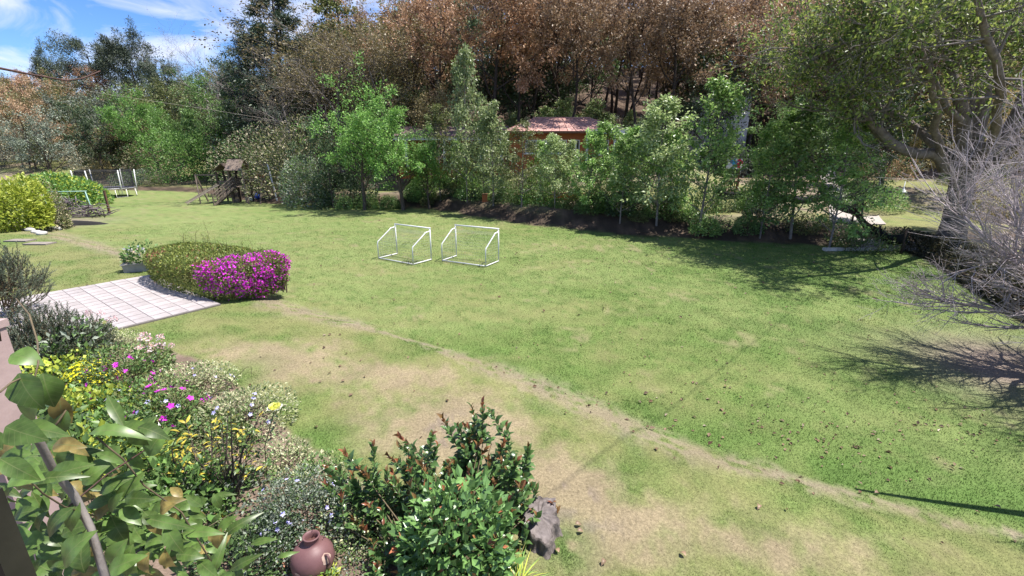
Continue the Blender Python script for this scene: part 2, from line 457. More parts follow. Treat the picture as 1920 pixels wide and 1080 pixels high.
# ------------------------------------------------------------------ ground: heights and colours
PATH = np.array([(-40, 31.0), (-26, 24.6), (-19.0, 20.3), (-14.6, 17.4), (-9.6, 14.6), (-6.2, 11.7), (-3.0, 9.95), (-.65, 8.35), (1.26, 6.75), (2.3, 5.75), (3.2, 5.2), (4.1, 4.75), (6.5, 3.9), (10, 3.0), (16, 2.2)])
EDGE_X = [-80, -60, -42, -36, -30, -24, -20, -15, -6, 1.2, 6.5, 13.4, 17.2, 60]
EDGE_Y = [54, 53, 51.5, 50, 46.5, 41, 38, 37, 34.3, 26.6, 23.1, 21.0, 20.0, 19.5]
SIDE_Y = [-20, 0, 5, 10.3, 11.9, 16.7, 19.6, 20.6, 60]
SIDE_X = [12.2, 12.2, 12.4, 12.7, 13.4, 16.3, 17.3, 90, 90]

def path_dist(X, Y):
    X, Y = np.asarray(X, float), np.asarray(Y, float)
    best = np.full(X.shape, 1e9); sgn = np.zeros(X.shape); along = np.zeros(X.shape)
    acc = 0.0
    for (ax, ay), (bx, by) in zip(PATH[:-1], PATH[1:]):
        dx, dy = bx - ax, by - ay
        l = math.hypot(dx, dy)
        t = np.clip(((X - ax) * dx + (Y - ay) * dy) / (l * l), 0, 1)
        d = np.hypot(X - ax - t * dx, Y - ay - t * dy)
        s = ((X - ax) * dy - (Y - ay) * dx) / l
        k = d < best
        best = np.where(k, d, best); sgn = np.where(k, np.sign(s), sgn); along = np.where(k, X, along)
    return best * np.where(sgn == 0, 1, sgn), along

def outside(X, Y):
    X, Y = np.asarray(X, float), np.asarray(Y, float)
    return np.maximum((Y - np.interp(X, EDGE_X, EDGE_Y)) * .85, (X - np.interp(Y, SIDE_Y, SIDE_X)) * .9)

def H(X, Y):
    X, Y = np.asarray(X, float), np.asarray(Y, float)
    sd, _ = path_dist(X, Y)
    z = .30 * sstep(-.55, .75, sd) * sstep(7.5, 3.0, X) + .02 * (fbm(X, Y, 3.0, 3) - .5)
    d = outside(X, Y)
    left = sstep(-13, -24, X)
    right = sstep(14, 18, X)
    z = z + (.85 - .5 * left - .35 * right) * sstep(0, 2.4, d) + (2.0 - .6 * left - .7 * right) * sstep(3, 15, d)
    yh = np.interp(X, [-160, -60, -30, -10, 20, 90], [74, 64, 54, 45, 43, 40])
    sl = np.interp(X, [-160, -60, -30, -8, 30, 90], [.20, .215, .28, .34, .34, .34])
    k = np.clip(Y - yh, 0, 58)
    z = z + sl * (np.sqrt(k * k + 9) - 3) + .5 * (fbm(X, Y, 9.0, 8) - .5) * sstep(4, 14, d)
    return z

def h1(x, y):
    return float(H(np.array([x]), np.array([y]))[0])

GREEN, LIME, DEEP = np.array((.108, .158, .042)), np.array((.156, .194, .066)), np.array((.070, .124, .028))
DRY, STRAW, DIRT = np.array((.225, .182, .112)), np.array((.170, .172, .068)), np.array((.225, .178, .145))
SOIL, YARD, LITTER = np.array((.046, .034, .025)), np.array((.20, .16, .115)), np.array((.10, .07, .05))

def lerp(a, b, t):
    return a + (b - a) * t[..., None]

def blob(X, Y, px, py, rx, ry, z=.3):
    c = G(px, py, z)
    return np.exp(-((X - c[0]) / rx) ** 2 - ((Y - c[1]) / ry) ** 2)

def lawn_col(X, Y):
    n1, n2, n3 = fbm(X, Y, 4.2, 1), fbm(X, Y, 1.1, 5), fbm(X, Y, .32, 9)
    n4 = fbm(X + .6 * Y, (Y - .2 * X) * 2.4, 2.2, 13)
    sd, along = path_dist(X, Y)
    c = np.broadcast_to(GREEN, X.shape + (3,)).copy()
    c = lerp(c, LIME, np.clip(sstep(.35, .7, n1) * .8 + .45 * sstep(2, -12, X), 0, 1))
    c = lerp(c, DEEP, sstep(2, 9, X) * sstep(.25, .6, n2) * .75)
    c = lerp(c, STRAW, sstep(.46, .74, n4) * .5 * sstep(9, 1, X) + .25 * sstep(.4, .7, n3))
    c = lerp(c, DRY, sstep(.60, .80, n2 * .5 + n3 * .5) * .55)
    c = lerp(c, DEEP, sstep(.62, .72, fbm(X, Y, .22, 31)) * .5)
    # terrace beside the flower bed is drier
    ter = sstep(-.1, .5, sd)
    dry = np.clip(1.0 * blob(X, Y, 830, 800, 1.5, 1.0) + .7 * blob(X, Y, 640, 700, 1.9, .8) + .7 * blob(X, Y, 480, 655, 1.6, .7) + .8 * blob(X, Y, 1080, 900, .85, .55)
                  + .42 * blob(X, Y, 1300, 1000, 2.0, .6) + .3 * blob(X, Y, 1560, 1040, 1.5, .5) + .4 * blob(X, Y, 1130, 1010, .7, .5) - .5 + .9 * n2 * .8 + .3 * n3 - .12, 0, 1)
    tc = lerp(np.broadcast_to(GREEN * .95, X.shape + (3,)).copy(), STRAW, sstep(.22, .6, n2 * .6 + n3 * .4) * .92)
    n5 = fbm(X, Y, .16, 41)
    tc = lerp(tc, DRY, sstep(.06, .7, dry + .6 * (n5 - .5)))
    tc = lerp(tc, DIRT * .72, sstep(.62, .9, dry) * sstep(.52, .66, n5) * .7)
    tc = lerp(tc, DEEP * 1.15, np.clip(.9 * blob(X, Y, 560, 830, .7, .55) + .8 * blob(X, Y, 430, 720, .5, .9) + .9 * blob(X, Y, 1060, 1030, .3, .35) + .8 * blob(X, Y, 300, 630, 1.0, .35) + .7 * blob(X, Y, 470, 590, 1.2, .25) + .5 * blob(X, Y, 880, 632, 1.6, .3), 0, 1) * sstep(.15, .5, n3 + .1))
    c = lerp(c, tc, ter)
    # green strip just below the edge, bare trodden strip along it
    c = lerp(c, DEEP * 1.15, sstep(-1.5, -.5, sd) * sstep(.05, -.3, sd) * sstep(-2.5, 1.5, X) * .8 * sstep(.2, .55, n2))
    wid = np.interp(along, [-30, -20, -14, -9, -6, -4, -2.6, -1.6, 0, 1.5, 3, 4.4, 6], [.9, .75, .6, .3, .6, .5, .12, .22, .5, .52, .34, .2, .04])
    n5a = fbm(X, Y, .14, 61)
    pth = sstep(1.25, .25, (np.abs(sd - .12 - .3 * (n2 - .5)) + (n3 - .5) * .5) / np.maximum(wid * 1.25, .05))
    c = lerp(c, lerp(np.broadcast_to(DIRT, c.shape).copy(), DRY, n2), pth * .8 * sstep(.34, .58, n3 * .4 + n5a * .6 + .04))
    c = lerp(c, DIRT * .92, np.clip(1.25 * np.exp(-((X - 10.4) / 1.9) ** 2 - ((Y - 8.2) / 1.7) ** 2), 0, 1) * sstep(.2, .5, n2 + .15))
    c = lerp(c, DIRT * .85, np.clip(1.2 * np.exp(-((X + 28) / 2.5) ** 2 - ((Y - 27.5) / 2.2) ** 2), 0, 1) * sstep(.2, .5, n2 + .1))
    # flower bed soil by the house
    bx = np.interp(Y, [2, 3.2, 4.2, 5.4, 6.6, 8.0, 9.2, 10.4, 11.5], [.0, -.3, -1.35, -2.85, -4.25, -6.0, -8.5, -14, -200])
    bed = sstep(.15, -.1, X - bx + (n3 - .5) * .3)
    c = lerp(c, np.array((.17, .125, .095)) * (.7 + .6 * n3)[..., None], bed)
    # outside the lawn
    d = outside(X, Y)
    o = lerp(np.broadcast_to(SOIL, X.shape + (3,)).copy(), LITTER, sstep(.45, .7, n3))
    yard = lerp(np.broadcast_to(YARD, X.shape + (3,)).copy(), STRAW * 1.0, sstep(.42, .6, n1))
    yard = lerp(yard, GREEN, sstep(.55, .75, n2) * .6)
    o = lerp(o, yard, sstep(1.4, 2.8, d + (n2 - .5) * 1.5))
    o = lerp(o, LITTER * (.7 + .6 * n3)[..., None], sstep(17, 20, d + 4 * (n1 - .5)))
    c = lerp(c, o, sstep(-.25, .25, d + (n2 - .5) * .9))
    return np.clip(c, .005, .8)

def build_ground():
    rr = np.concatenate([[0.0, .6], np.geomspace(1.0, 700, 360)])
    th = np.radians(np.concatenate([np.linspace(-75, 90 - 57, 20)[:-1], np.linspace(90 - 57, 90 + 57, 330), np.linspace(90 + 57, 285, 20)[1:]]))
    R, T = np.meshgrid(rr, th, indexing='ij')
    X, Y = R * np.cos(T), R * np.sin(T)
    Z = H(X, Y)
    V = np.stack([X, Y, Z], -1).reshape(-1, 3)
    nr, nt = R.shape
    i = np.arange(nr - 1)[:, None] * nt; j = np.arange(nt - 1)[None]
    Q = np.stack([i + j, i + nt + j, i + nt + j + 1, i + j + 1], -1).reshape(-1, 4)
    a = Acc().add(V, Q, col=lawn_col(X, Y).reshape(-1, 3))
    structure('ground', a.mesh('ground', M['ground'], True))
build_ground()

def build_grass(n, name, rmin, rmax, hh, ww, seed, pw=1.0):
    rng = np.random.default_rng(seed)
    u = rng.random(n)
    r = rmin * (rmax / rmin) ** (u ** pw)
    t = np.radians(rng.uniform(90 - 59, 90 + 59, n))
    X, Y = r * np.cos(t), r * np.sin(t)
    c = lawn_col(X, Y)
    d = outside(X, Y)
    bx = np.interp(Y, [2, 3.2, 4.2, 5.4, 6.6, 8.0, 9.2, 10.4, 11.5], [.0, -.3, -1.35, -2.85, -4.25, -6.0, -8.5, -14, -200])
    k = (d < 0) & (X > bx - .05) & (rng.random(n) < .6 + 1.0 * (c[:, 1] / c[:, 0] - .75))
    px = (X - PAT_O[0]) * PAT_1[0] + (Y - PAT_O[1]) * PAT_1[1]
    py = (X - PAT_O[0]) * PAT_2[0] + (Y - PAT_O[1]) * PAT_2[1]
    k &= ~((px > .05 * rng.random(n)) & (px < PAT_N1 * PAT_S - .09 * rng.random(n)) & (py > .06 * rng.random(n)) & (py < PAT_N2 * PAT_S))
    X, Y, c, r = X[k], Y[k], c[k], r[k]
    n = len(X)
    Z = H(X, Y)
    a = rng.uniform(0, 2 * math.pi, n)
    lush = np.clip((c[:, 1] / c[:, 0] - 1.0) * 1.6, 0, 1)
    tuft = sstep(.60, .75, fbm(X, Y, .5, 51)) * sstep(.5, .62, fbm(X, Y, 3.0, 53))
    hgt = hh * rng.uniform(.5, 1.25, n) * (.55 + .75 * lush) * (1 + .5 * tuft)
    wid = ww * rng.uniform(.7, 1.3, n)
    sc = np.clip(r / 7.0, .8, 3.0)
    hgt *= sc ** .3; wid *= sc
    ln = rng.uniform(.1, .9, n) * hgt
    b = rng.uniform(0, 2 * math.pi, n)
    P = np.stack([X, Y, Z - .005], 1)
    S = np.stack([np.cos(a), np.sin(a), np.zeros(n)], 1) * wid[:, None] / 2
    tip = P + np.stack([np.cos(b) * ln, np.sin(b) * ln, hgt], 1)
    V = np.stack([P - S, P + S, tip], 1).reshape(-1, 3)
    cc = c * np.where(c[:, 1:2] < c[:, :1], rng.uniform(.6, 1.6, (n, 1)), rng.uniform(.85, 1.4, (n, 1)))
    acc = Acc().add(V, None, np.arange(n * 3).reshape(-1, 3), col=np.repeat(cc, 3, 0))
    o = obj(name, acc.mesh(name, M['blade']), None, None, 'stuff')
    tag(o, 'short mown grass of the lawn, lush green to straw coloured', 'grass')

# paved patio: square tiles laid beside the hedge
_a, _b = np.array(G(285, 517, .3)[:2]), np.array(G(412, 572, .3)[:2])
PAT_O = _a
PAT_1 = (_b - _a) / np.linalg.norm(_b - _a)
PAT_2 = np.array((PAT_1[1], -PAT_1[0]))
if PAT_2[1] > 0: PAT_2 = -PAT_2
PAT_S, PAT_N1, PAT_N2 = .36, 14, 15
def build_patio():
    rz = math.atan2(PAT_1[1], PAT_1[0])
    def P(u, v, z):
        q = PAT_O + PAT_1 * u + PAT_2 * v
        return (q[0], q[1], z)
    a = Acc()
    a.box(P(PAT_N1 * PAT_S / 2, PAT_N2 * PAT_S / 2, .25), (PAT_N1 * PAT_S + .02, PAT_N2 * PAT_S + .02, .17), rz)
    root = structure('patio', a.mesh('patio', M['joint']))
    rng = random.Random(4)
    meshes = []
    for k in range(3):
        b = Acc(); s = PAT_S - .009
        b.box((0, 0, -.012), (s, s, .03)); b.add(np.array([(-s / 2 + .008, -s / 2 + .008, .0075), (s / 2 - .008, -s / 2 + .008, .0075), (s / 2 - .008, s / 2 - .008, .0075), (-s / 2 + .008, s / 2 - .008, .0075)]), [(0, 1, 2, 3)])
        meshes.append(b.mesh('tile', M['tile']))
    for i in range(PAT_N1):
        for j in range(PAT_N2):
            o = obj('tile', meshes[(i + j) % 3], root, P((i + .5) * PAT_S, (j + .5) * PAT_S, .345 + rng.uniform(-.003, .003)))
            o.rotation_euler = (rng.uniform(-.006, .006), rng.uniform(-.006, .006), rz)
build_patio()
build_grass(820000, 'grass', 2.8, 34, .026, .0075, 2, 1.0)

# ------------------------------------------------------------------ trees
def grow(seed, Hh, r0, kids, ang, ratio, trop, wig, start, lean=(0, 0), cone=0.0, multi=1, nseg=(7, 5, 4, 3), taper=.75):
    rng = random.Random(seed)
    segs, tips = [], []
    top = len(kids)
    def br(p, d, Ln, r, lv, az0):
        n = nseg[min(lv, len(nseg) - 1)]
        pts, rs = [p], [r]
        for i in range(n):
            w = wig[lv]
            d = unit((d[0] + rng.gauss(0, w), d[1] + rng.gauss(0, w), d[2] + rng.gauss(0, w) + trop[lv]))
            p = (p[0] + d[0] * Ln / n, p[1] + d[1] * Ln / n, p[2] + d[2] * Ln / n)
            pts.append(p); rs.append(r * (1 - taper * (i + 1) / n))
        segs.append((pts, rs, lv))
        if lv == top:
            tips.append(pts); return
        for j in range(kids[lv]):
            t = start[lv] + (1 - start[lv]) * ((j + rng.random()) / kids[lv])
            t = min(t, .999)
            x = t * n; i = int(x); f = x - i
            q = tuple(pts[i][k] + (pts[i + 1][k] - pts[i][k]) * f for k in range(3))
            rr = (rs[i] + (rs[i + 1] - rs[i]) * f)
            dd = unit(tuple(pts[i + 1][k] - pts[i][k] for k in range(3)))
            az = az0 + j * 2.4 + rng.uniform(-.5, .5)
            a = ang[lv] * rng.uniform(.75, 1.25)
            ref = (0, 0, 1) if abs(dd[2]) < .9 else (1, 0, 0)
            u = unit((dd[1] * ref[2] - dd[2] * ref[1], dd[2] * ref[0] - dd[0] * ref[2], dd[0] * ref[1] - dd[1] * ref[0]))
            v = (dd[1] * u[2] - dd[2] * u[1], dd[2] * u[0] - dd[0] * u[2], dd[0] * u[1] - dd[1] * u[0])
            ca, sa = math.cos(a), math.sin(a)
            nd = tuple(dd[k] * ca + (u[k] * math.cos(az) + v[k] * math.sin(az)) * sa for k in range(3))
            ll = Ln * ratio[lv] * rng.uniform(.75, 1.2)
            if lv == 0:
                ll *= (1 - cone) + cone * 1.6 * (1 - t) ** .8 if cone > 0 else (1.0 - .35 * abs(t - .55))
            br(q, nd, ll, max(rr * .62, .004), lv + 1, rng.uniform(0, 6.28))
    for k in range(multi):
        a = rng.uniform(0, 6.28)
        sp = 0.0 if multi == 1 else .28
        br((0.05 * math.cos(a) * (multi > 1), 0.05 * math.sin(a) * (multi > 1), -.15), unit((lean[0] + sp * math.cos(a + k * 2.1), lean[1] + sp * math.sin(a + k * 2.1), 1)), Hh * rng.uniform(.9, 1.1), r0, 0, rng.uniform(0, 6.28))
    return segs, tips

def wood_mesh(name, segs, mat, sides=(8, 5, 4, 3), minlv=0, maxlv=9):
    a = Acc()
    for pts, rs, lv in segs:
        if minlv <= lv <= maxlv:
            a.tube(pts, rs, sides[min(lv, len(sides) - 1)], caps=False)
    return a.mesh(name, mat, True)

def crown_mesh(name, tips, mat, n, size, spread, seed, aspect=.55, droop=.25, frac=1.0):
    rng = np.random.default_rng(seed)
    P = np.array([t for t in tips])                   # (tips, k, 3)
    if frac < 1:
        P = P[rng.random(len(P)) < frac]
    k = P.shape[1]
    w = rng.gamma(.7, 1.0, len(P)) + .05; w /= w.sum()
    ti = rng.choice(len(P), n, p=w)
    s = (rng.random(n) ** .7) * (k - 1.001)
    i = s.astype(int); f = (s - i)[:, None]
    base = P[ti, i] * (1 - f) + P[ti, i + 1] * f
    dr = P[ti, i + 1] - P[ti, i]
    dr /= np.linalg.norm(dr, axis=1, keepdims=True) + 1e-9
    off = rng.normal(0, 1, (n, 3)); off /= np.linalg.norm(off, axis=1, keepdims=True)
    C = base + off * (spread * rng.random((n, 1)) ** .6)
    Dd = dr * .5 + off * .8 + rng.normal(0, .35, (n, 3)) - np.array((0, 0, droop))
    Nn = rng.normal(0, .6, (n, 3)) + np.array((0, 0, 1.0))
    ln = size * rng.uniform(.65, 1.3, n)
    return Acc().leaves(C, Dd, Nn, ln, ln * aspect).mesh(name, mat)

PROTO = {}
def proto(key, kind, seed):
    if kind == 'oak':       # tall forest oak with dry leaves high up
        s, t = grow(seed, 12.5, .20, (9, 5, 4), (.75, .7, .7), (.42, .5, .5), (.03, .05, .04, .02), (.07, .16, .2, .2), (.42, .3, .2))
        return wood_mesh('trunk', s, M['bark_dark'], maxlv=2), (s, t)
    if kind == 'oaklean':
        s, t = grow(seed, 13, .22, (8, 5, 4), (.6, .7, .7), (.45, .5, .5), (.03, .06, .04, .02), (.09, .18, .2, .2), (.4, .3, .2), lean=(.35, .1))
        return wood_mesh('trunk', s, M['bark_dark'], maxlv=2), (s, t)
    if kind == 'round':     # rounded broadleaf
        s, t = grow(seed, 7.5, .20, (11, 6, 4), (.95, .8, .7), (.55, .55, .5), (.02, .06, .04, .02), (.06, .14, .2, .2), (.22, .25, .2))
        return wood_mesh('trunk', s, M['bark'], maxlv=2), (s, t)
    if kind == 'bare':
        s, t = grow(seed, 8, .16, (10, 7, 6, 4), (.75, .7, .65, .6), (.5, .55, .55, .5), (.03, .07, .06, .04, .03), (.07, .16, .2, .22, .25), (.25, .2, .2, .2))
        return wood_mesh('trunk', s, M['bark_grey'], (7, 4, 3, 3)), (s, t)
    if kind == 'sapling':   # young slender tree of the planted row
        s, t = grow(seed, 6.2, .055, (26, 5, 3), (1.0, .75, .7), (.22, .5, .5), (.02, .08, .05, .0), (.025, .14, .2, .2), (.16, .2, .2), cone=.75, nseg=(10, 4, 3, 3))
        return wood_mesh('trunk', s, M['bark_grey'], (6, 4, 3), maxlv=2), (s, t)
    if kind == 'cone':      # dark conifer
        s, t = grow(seed, 15, .24, (46, 7), (1.35, .8), (.24, .38), (.0, .03, .0), (.015, .08, .15), (.12, .15), cone=.7, nseg=(12, 5, 3))
        return wood_mesh('trunk', s, M['bark_dark'], (7, 4, 3), maxlv=1), (s, t)
    if kind == 'pine':      # flat topped hill pine
        s, t = grow(seed, 11, .2, (14, 6, 4), (1.1, .8, .7), (.34, .5, .45), (.02, .09, .05, .02), (.05, .12, .2, .2), (.5, .3, .2))
        return wood_mesh('trunk', s, M['bark_dark'], maxlv=2), (s, t)
CROWN = {
    'oak_brown': ('oak', M['oak'], 7500, .23, .5), 'oak_red': ('oak', M['oak_red'], 7500, .23, .5), 'oak_lean': ('oaklean', M['oak'], 6500, .23, .5),
    'oak_gold': ('round', M['oak_gold'], 7500, .2, .42), 'olive': ('round', M['olive'], 6500, .26, .45), 'green': ('round', M['mgreen'], 7000, .25, .45),
    'bright': ('round', M['bgreen'], 7000, .22, .42), 'dark': ('round', M['dgreen'], 7000, .26, .45), 'bare': ('bare', M['oak'], 300, .07, .15), 'bare_gold': ('bare', M['oak_gold'], 6500, .13, .22),
    'sapling': ('sapling', M['sapling'], 4600, .15, .17), 'sapling_pale': ('sapling', M['sapling_pale'], 5000, .15, .2), 'sapling_olive': ('sapling', M['olive'], 3600, .12, .16),
    'conifer': ('cone', M['needle'], 24000, .30, .34), 'pine': ('pine', M['needle_blue'], 15000, .26, .5), 'cypress_green': ('cone', M['olive'], 9000, .3, .25),
    'grey': ('round', M['greyleaf'], 5200, .22, .4), 'beige': ('round', M['beigeleaf'], 5200, .2, .4),
}
def get_proto(key, v):
    kk = (key, v)
    if kk not in PROTO:
        kind, mat, n, size, spread = CROWN[key]
        sd = 100 * v + 7 * sorted(CROWN).index(key) + 1
        wood, (s, t) = proto(key, kind, sd)
        PROTO[kk] = (wood, crown_mesh('crown', t, mat, n, size, spread, sd, aspect=.28 if 'needle' in mat.name or key in ('conifer', 'pine') else .58))
    return PROTO[kk]

NAMES = {'oak': 'oak_tree', 'oaklean': 'oak_tree', 'round': 'broadleaf_tree', 'bare': 'bare_tree', 'sapling': 'young_tree', 'cone': 'conifer_tree', 'pine': 'pine_tree'}
BASE_H = {'oak': 14.5, 'oaklean': 14.5, 'round': 9.5, 'bare': 9.5, 'sapling': 6.6, 'cone': 15.0, 'pine': 12.5}
def tree(key, v, x, y, height, label, group=None, rz=None, wide=1.0, name=None, sink=0.1):
    kind = CROWN[key][0]
    wood, crown = get_proto(key, v)
    s = height / BASE_H[kind]
    rnd = random.Random(int(x * 31 + y * 77 + height * 13))
    o = thing(name or NAMES[kind], label, 'tree', (x, y, h1(x, y) - sink), rnd.uniform(0, 6.28) if rz is None else rz, group)
    o.scale = (s * wide, s * wide, s)
    obj('trunk', wood, o); obj('crown', crown, o)
    return o

# --- planted row of young trees along the back edge of the lawn
ROW = [  # px of the foot, py, height, kind, width factor, label
    (1560, 452, 5.2, 'sapling', 1.25, 'slim young tree by the sagging black mesh, nearest the pinkish path'),
    (1486, 440, 6.6, 'sapling', 1.35, 'broad young green tree with a pale double trunk in the shaded row'),
    (1428, 438, 5.6, 'sapling', 1.0, 'thin young tree just beside the painted colourful panel'),
    (1312, 432, 7.0, 'sapling', 1.15, 'tall leafy young tree in the row in front of the white hut'),
    (1232, 425, 7.2, 'sapling_pale', 1.2, 'pale green young tree beside the end of the white pergola'),
    (1163, 421, 4.7, 'sapling', 1.15, 'young green tree standing right in front of the pergola post'),
    (1100, 412, 4.6, 'sapling', 1.25, 'bushy young green tree hiding the middle of the pergola'),
    (1040, 405, 4.9, 'sapling_pale', 1.1, 'pale young tree in front of the pink roof ridge'),
    (978, 400, 5.0, 'sapling_olive', 1.5, 'olive gnarled young tree before the left end of pink roof'),
    (925, 394, 7.4, 'sapling_pale', 1.0, 'light green young tree in the row behind the second goal'),
    (876, 387, 11.4, 'sapling_pale', .6, 'tallest pale slender tree of the row, rising high over the mauve roof'),
    (826, 381, 6.6, 'sapling_olive', 1.2, 'olive coloured young tree in front of the mauve roof'),
]
for i, (px, py, hh, key, wd, lab) in enumerate(ROW):
    p = G(px, py, .35)
    tree(key, i % 3, p[0], p[1] + .1, hh, lab, 'young trees planted along the back of the lawn', wide=wd)
# denser green trees at the end of the row
for k, (px, py, hh, key, wd, lab) in enumerate([
        (750, 388, 7.6, 'bright', 1.0, 'dense bright green tree at the end of the row by the goals'),
        (675, 388, 7.4, 'bright', .95, 'rounded bright green tree next to the dark shrubs'),
        (800, 386, 5.4, 'bright', .8, 'small bright green tree between the round one and the mauve roof'),
        (615, 384, 5.6, 'dark', .9, 'dark shaded tree between the playhouse shrubs and bright trees'),
        (1640, 430, 3.2, 'dark', .9, 'small dark bushy tree behind the concrete slab'),
        (1215, 400, 4.6, 'dark', .75, 'dark evergreen tree with several stems under the row')]):
    p = G(px, py, .35)
    tree(key, k % 2, p[0], p[1] + 1.0, hh, lab, None, wide=wd)

# --- forest and trees behind
rngF = random.Random(11)
def forest():
    cnt = 0
    Yv = 46.0
    row = 0
    while Yv < 100:
        step = 4.4 + (Yv - 46) * .03
        X0, X1 = -1.12 * Yv - 8, 1.12 * Yv + 8
        x = X0 + rngF.uniform(0, step)
        while x < X1:
            px, py = x + rngF.uniform(-1.4, 1.4), Yv + rngF.uniform(-1.8, 1.8)
            x += step * rngF.uniform(.85, 1.2) * (.72 if px / py < -.42 else 1.0)
            d = outside(np.array([px]), np.array([py]))[0]
            if d < 9 or (px < -26 and py < 60): continue
            if -22 < px < -12 and py < 54: continue
            a = px / py                                  # bearing
            r = rngF.random()
            wide = 1.0
            if a < -.78:
                key = 'oak_red' if r < .34 else 'grey' if r < .55 else 'bare' if r < .66 else 'olive' if r < .85 else 'oak_gold'; hh = rngF.uniform(4.5, 7.5) * (1 if Yv < 68 else 1.45)
            elif a < -.42:
                key = 'dark' if r < .26 else 'olive' if r < .5 else 'green' if r < .68 else 'bare' if r < .84 else 'bright' if r < .92 else 'oak_gold'
                hh = rngF.uniform(4.5, 8.5) * (1 if Yv < 68 else 1.35)
            elif a < -.16:
                key = 'oak_gold' if r < .32 else 'olive' if r < .52 else 'oak_red' if r < .7 else 'bare_gold' if r < .85 else 'green'; hh = rngF.uniform(9.5, 14)
            else:
                key = 'oak_brown' if r < .27 else 'oak_red' if r < .48 else 'oak_lean' if r < .63 else 'bare_gold' if r < .71 else 'oak_gold' if r < .80 else 'olive' if r < .89 else 'dark' if r < .96 else 'green'
                if Yv < 53 and key in ('dark', 'olive', 'green', 'oak_gold') and a > -.1 and rngF.random() < .75: key = rngF.choice(['oak_brown', 'oak_red', 'oak_lean'])
                hh = rngF.uniform(12, 16)
                if key in ('dark', 'oak_gold', 'bare_gold', 'olive', 'green'): hh *= .72
            zone = 'left hillside under the clouds' if a < -.42 else 'hillside above the playhouse' if a < -.1 else 'forest slope behind the pink roof' if a < .4 else 'forest slope behind the big spreading tree'
            look = {'oak_brown': 'brown leaved oak', 'oak_red': 'russet leaved oak', 'oak_lean': 'leaning dark trunked brown oak', 'oak_gold': 'golden olive leaved tree', 'olive': 'olive green tree', 'green': 'mid green tree', 'dark': 'dark green tree', 'bare': 'bare grey tree', 'bare_gold': 'half bare yellowing tree', 'grey': 'grey green tree', 'bright': 'bright green tree', 'pine': 'dark hill pine'}[key]
            wd_ = rngF.uniform(.85, 1.25)
            size = ('broad ' if wd_ > 1.12 else 'slim ' if wd_ < .97 else '')
            rank = 'low on the ' if Yv < 53 else 'halfway up the ' if Yv < 70 else 'high on the '
            tree(key, rngF.randrange(2), px, py, hh, size + look + ' ' + rank + zone, look + ' group on the ' + zone, wide=wd_)
            cnt += 1
        Yv += 4.6 + row * .55
        row += 1
    return cnt
NF = forest()

def at_tree(key, v, px, ypx_top, Y, label, wide=1.0, extra=0.0, group=None, name=None):
    """a tree standing at distance Y whose top reaches ypx_top"""
    tp = D(px, ypx_top, Y)
    g = h1(tp[0], Y)
    return tree(key, v, tp[0], Y, max(1.0, tp[2] - g + extra), label, group, wide=wide, name=name)
at_tree('conifer', 0, 505, -25, 58, 'tall dark conifer against the sky beside the clouds', 1.2)
at_tree('conifer', 1, 468, 70, 60, 'lower dark conifer at the edge of the sky', 1.0)
at_tree('cypress_green', 0, 640, 15, 57, 'tall weeping grey green tree over the golden crowns', 1.1)
at_tree('pine', 0, 240, 62, 92, 'wind shaped pine, tallest on the left skyline', .95)
at_tree('pine', 1, 165, 72, 94, 'broad rounded pine on the left skyline', 1.05)
at_tree('pine', 0, 75, 96, 96, 'small pine alone at the far left of the skyline', .8)
at_tree('pine', 1, 290, 112, 88, 'dark low pine behind the tall skyline pine', .8)
at_tree('bare_gold', 0, 620, 82, 48, 'big gnarled half bare tree with rusty leaves above the playhouse', 1.45)
at_tree('bare_gold', 1, 700, 92, 51, 'rusty yellow half bare tree right of the gnarled one', 1.2)
at_tree('bare', 0, 540, 165, 45, 'grey bare branched tree behind the playhouse shrubs', 1.3)
at_tree('bare', 1, 440, 100, 62, 'grey leafless tree on the ridge below the cirrus', 1.4)
at_tree('bare', 0, 370, 110, 68, 'thin leafless tree on the ridge between pines', 1.3)
at_tree('oak_gold', 0, 812, 172, 43, 'golden leaved tree just above the mauve roof', 1.0)
at_tree('olive', 0, 740, 150, 47, 'olive green tree between the rusty tree and golden one', 1.1)
at_tree('bright', 0, 270, 185, 60, 'bright green dense tree in the middle of the left slope', 1.05)
at_tree('green', 1, 385, 185, 58, 'mid green tree above the playhouse slide', .9)
at_tree('dark', 0, 160, 205, 60, 'dark green shady tree behind the trampoline', 1.0)
at_tree('oak_brown', 1, 10, 165, 58, 'rust orange tree at the left edge of the picture', .8)
at_tree('grey', 0, 70, 215, 55, 'grey green tree beside the rust orange tree', 1.0)
at_tree('dark', 1, 1690, 175, 34, 'dark blue green bushy tree behind the reddish shrub', 1.2)
at_tree('dark', 0, 1350, 115, 44, 'dark green tree in front of the white hut wall', .9)
at_tree('oak_gold', 1, 1890, 150, 30, 'golden brown tree behind the bare twiggy tree', 1.3)
at_tree('green', 0, 1560, 190, 36, 'green tree beyond the pinkish path', 1.1)
at_tree('green', 1, 1480, 215, 38, 'smaller green tree beside the blue water butt', 1.0)

for k_, (px, ty) in enumerate(((968, 195), (1020, 188), (1062, 182), (1112, 170), (1140, 200), (1185, 205))):
    at_tree('sapling_pale', k_ % 3, px, ty, 48 + (k_ % 2), 'pale green young tree on the slope just above the pink roof', 1.5, group='pale young trees above the pink roof')
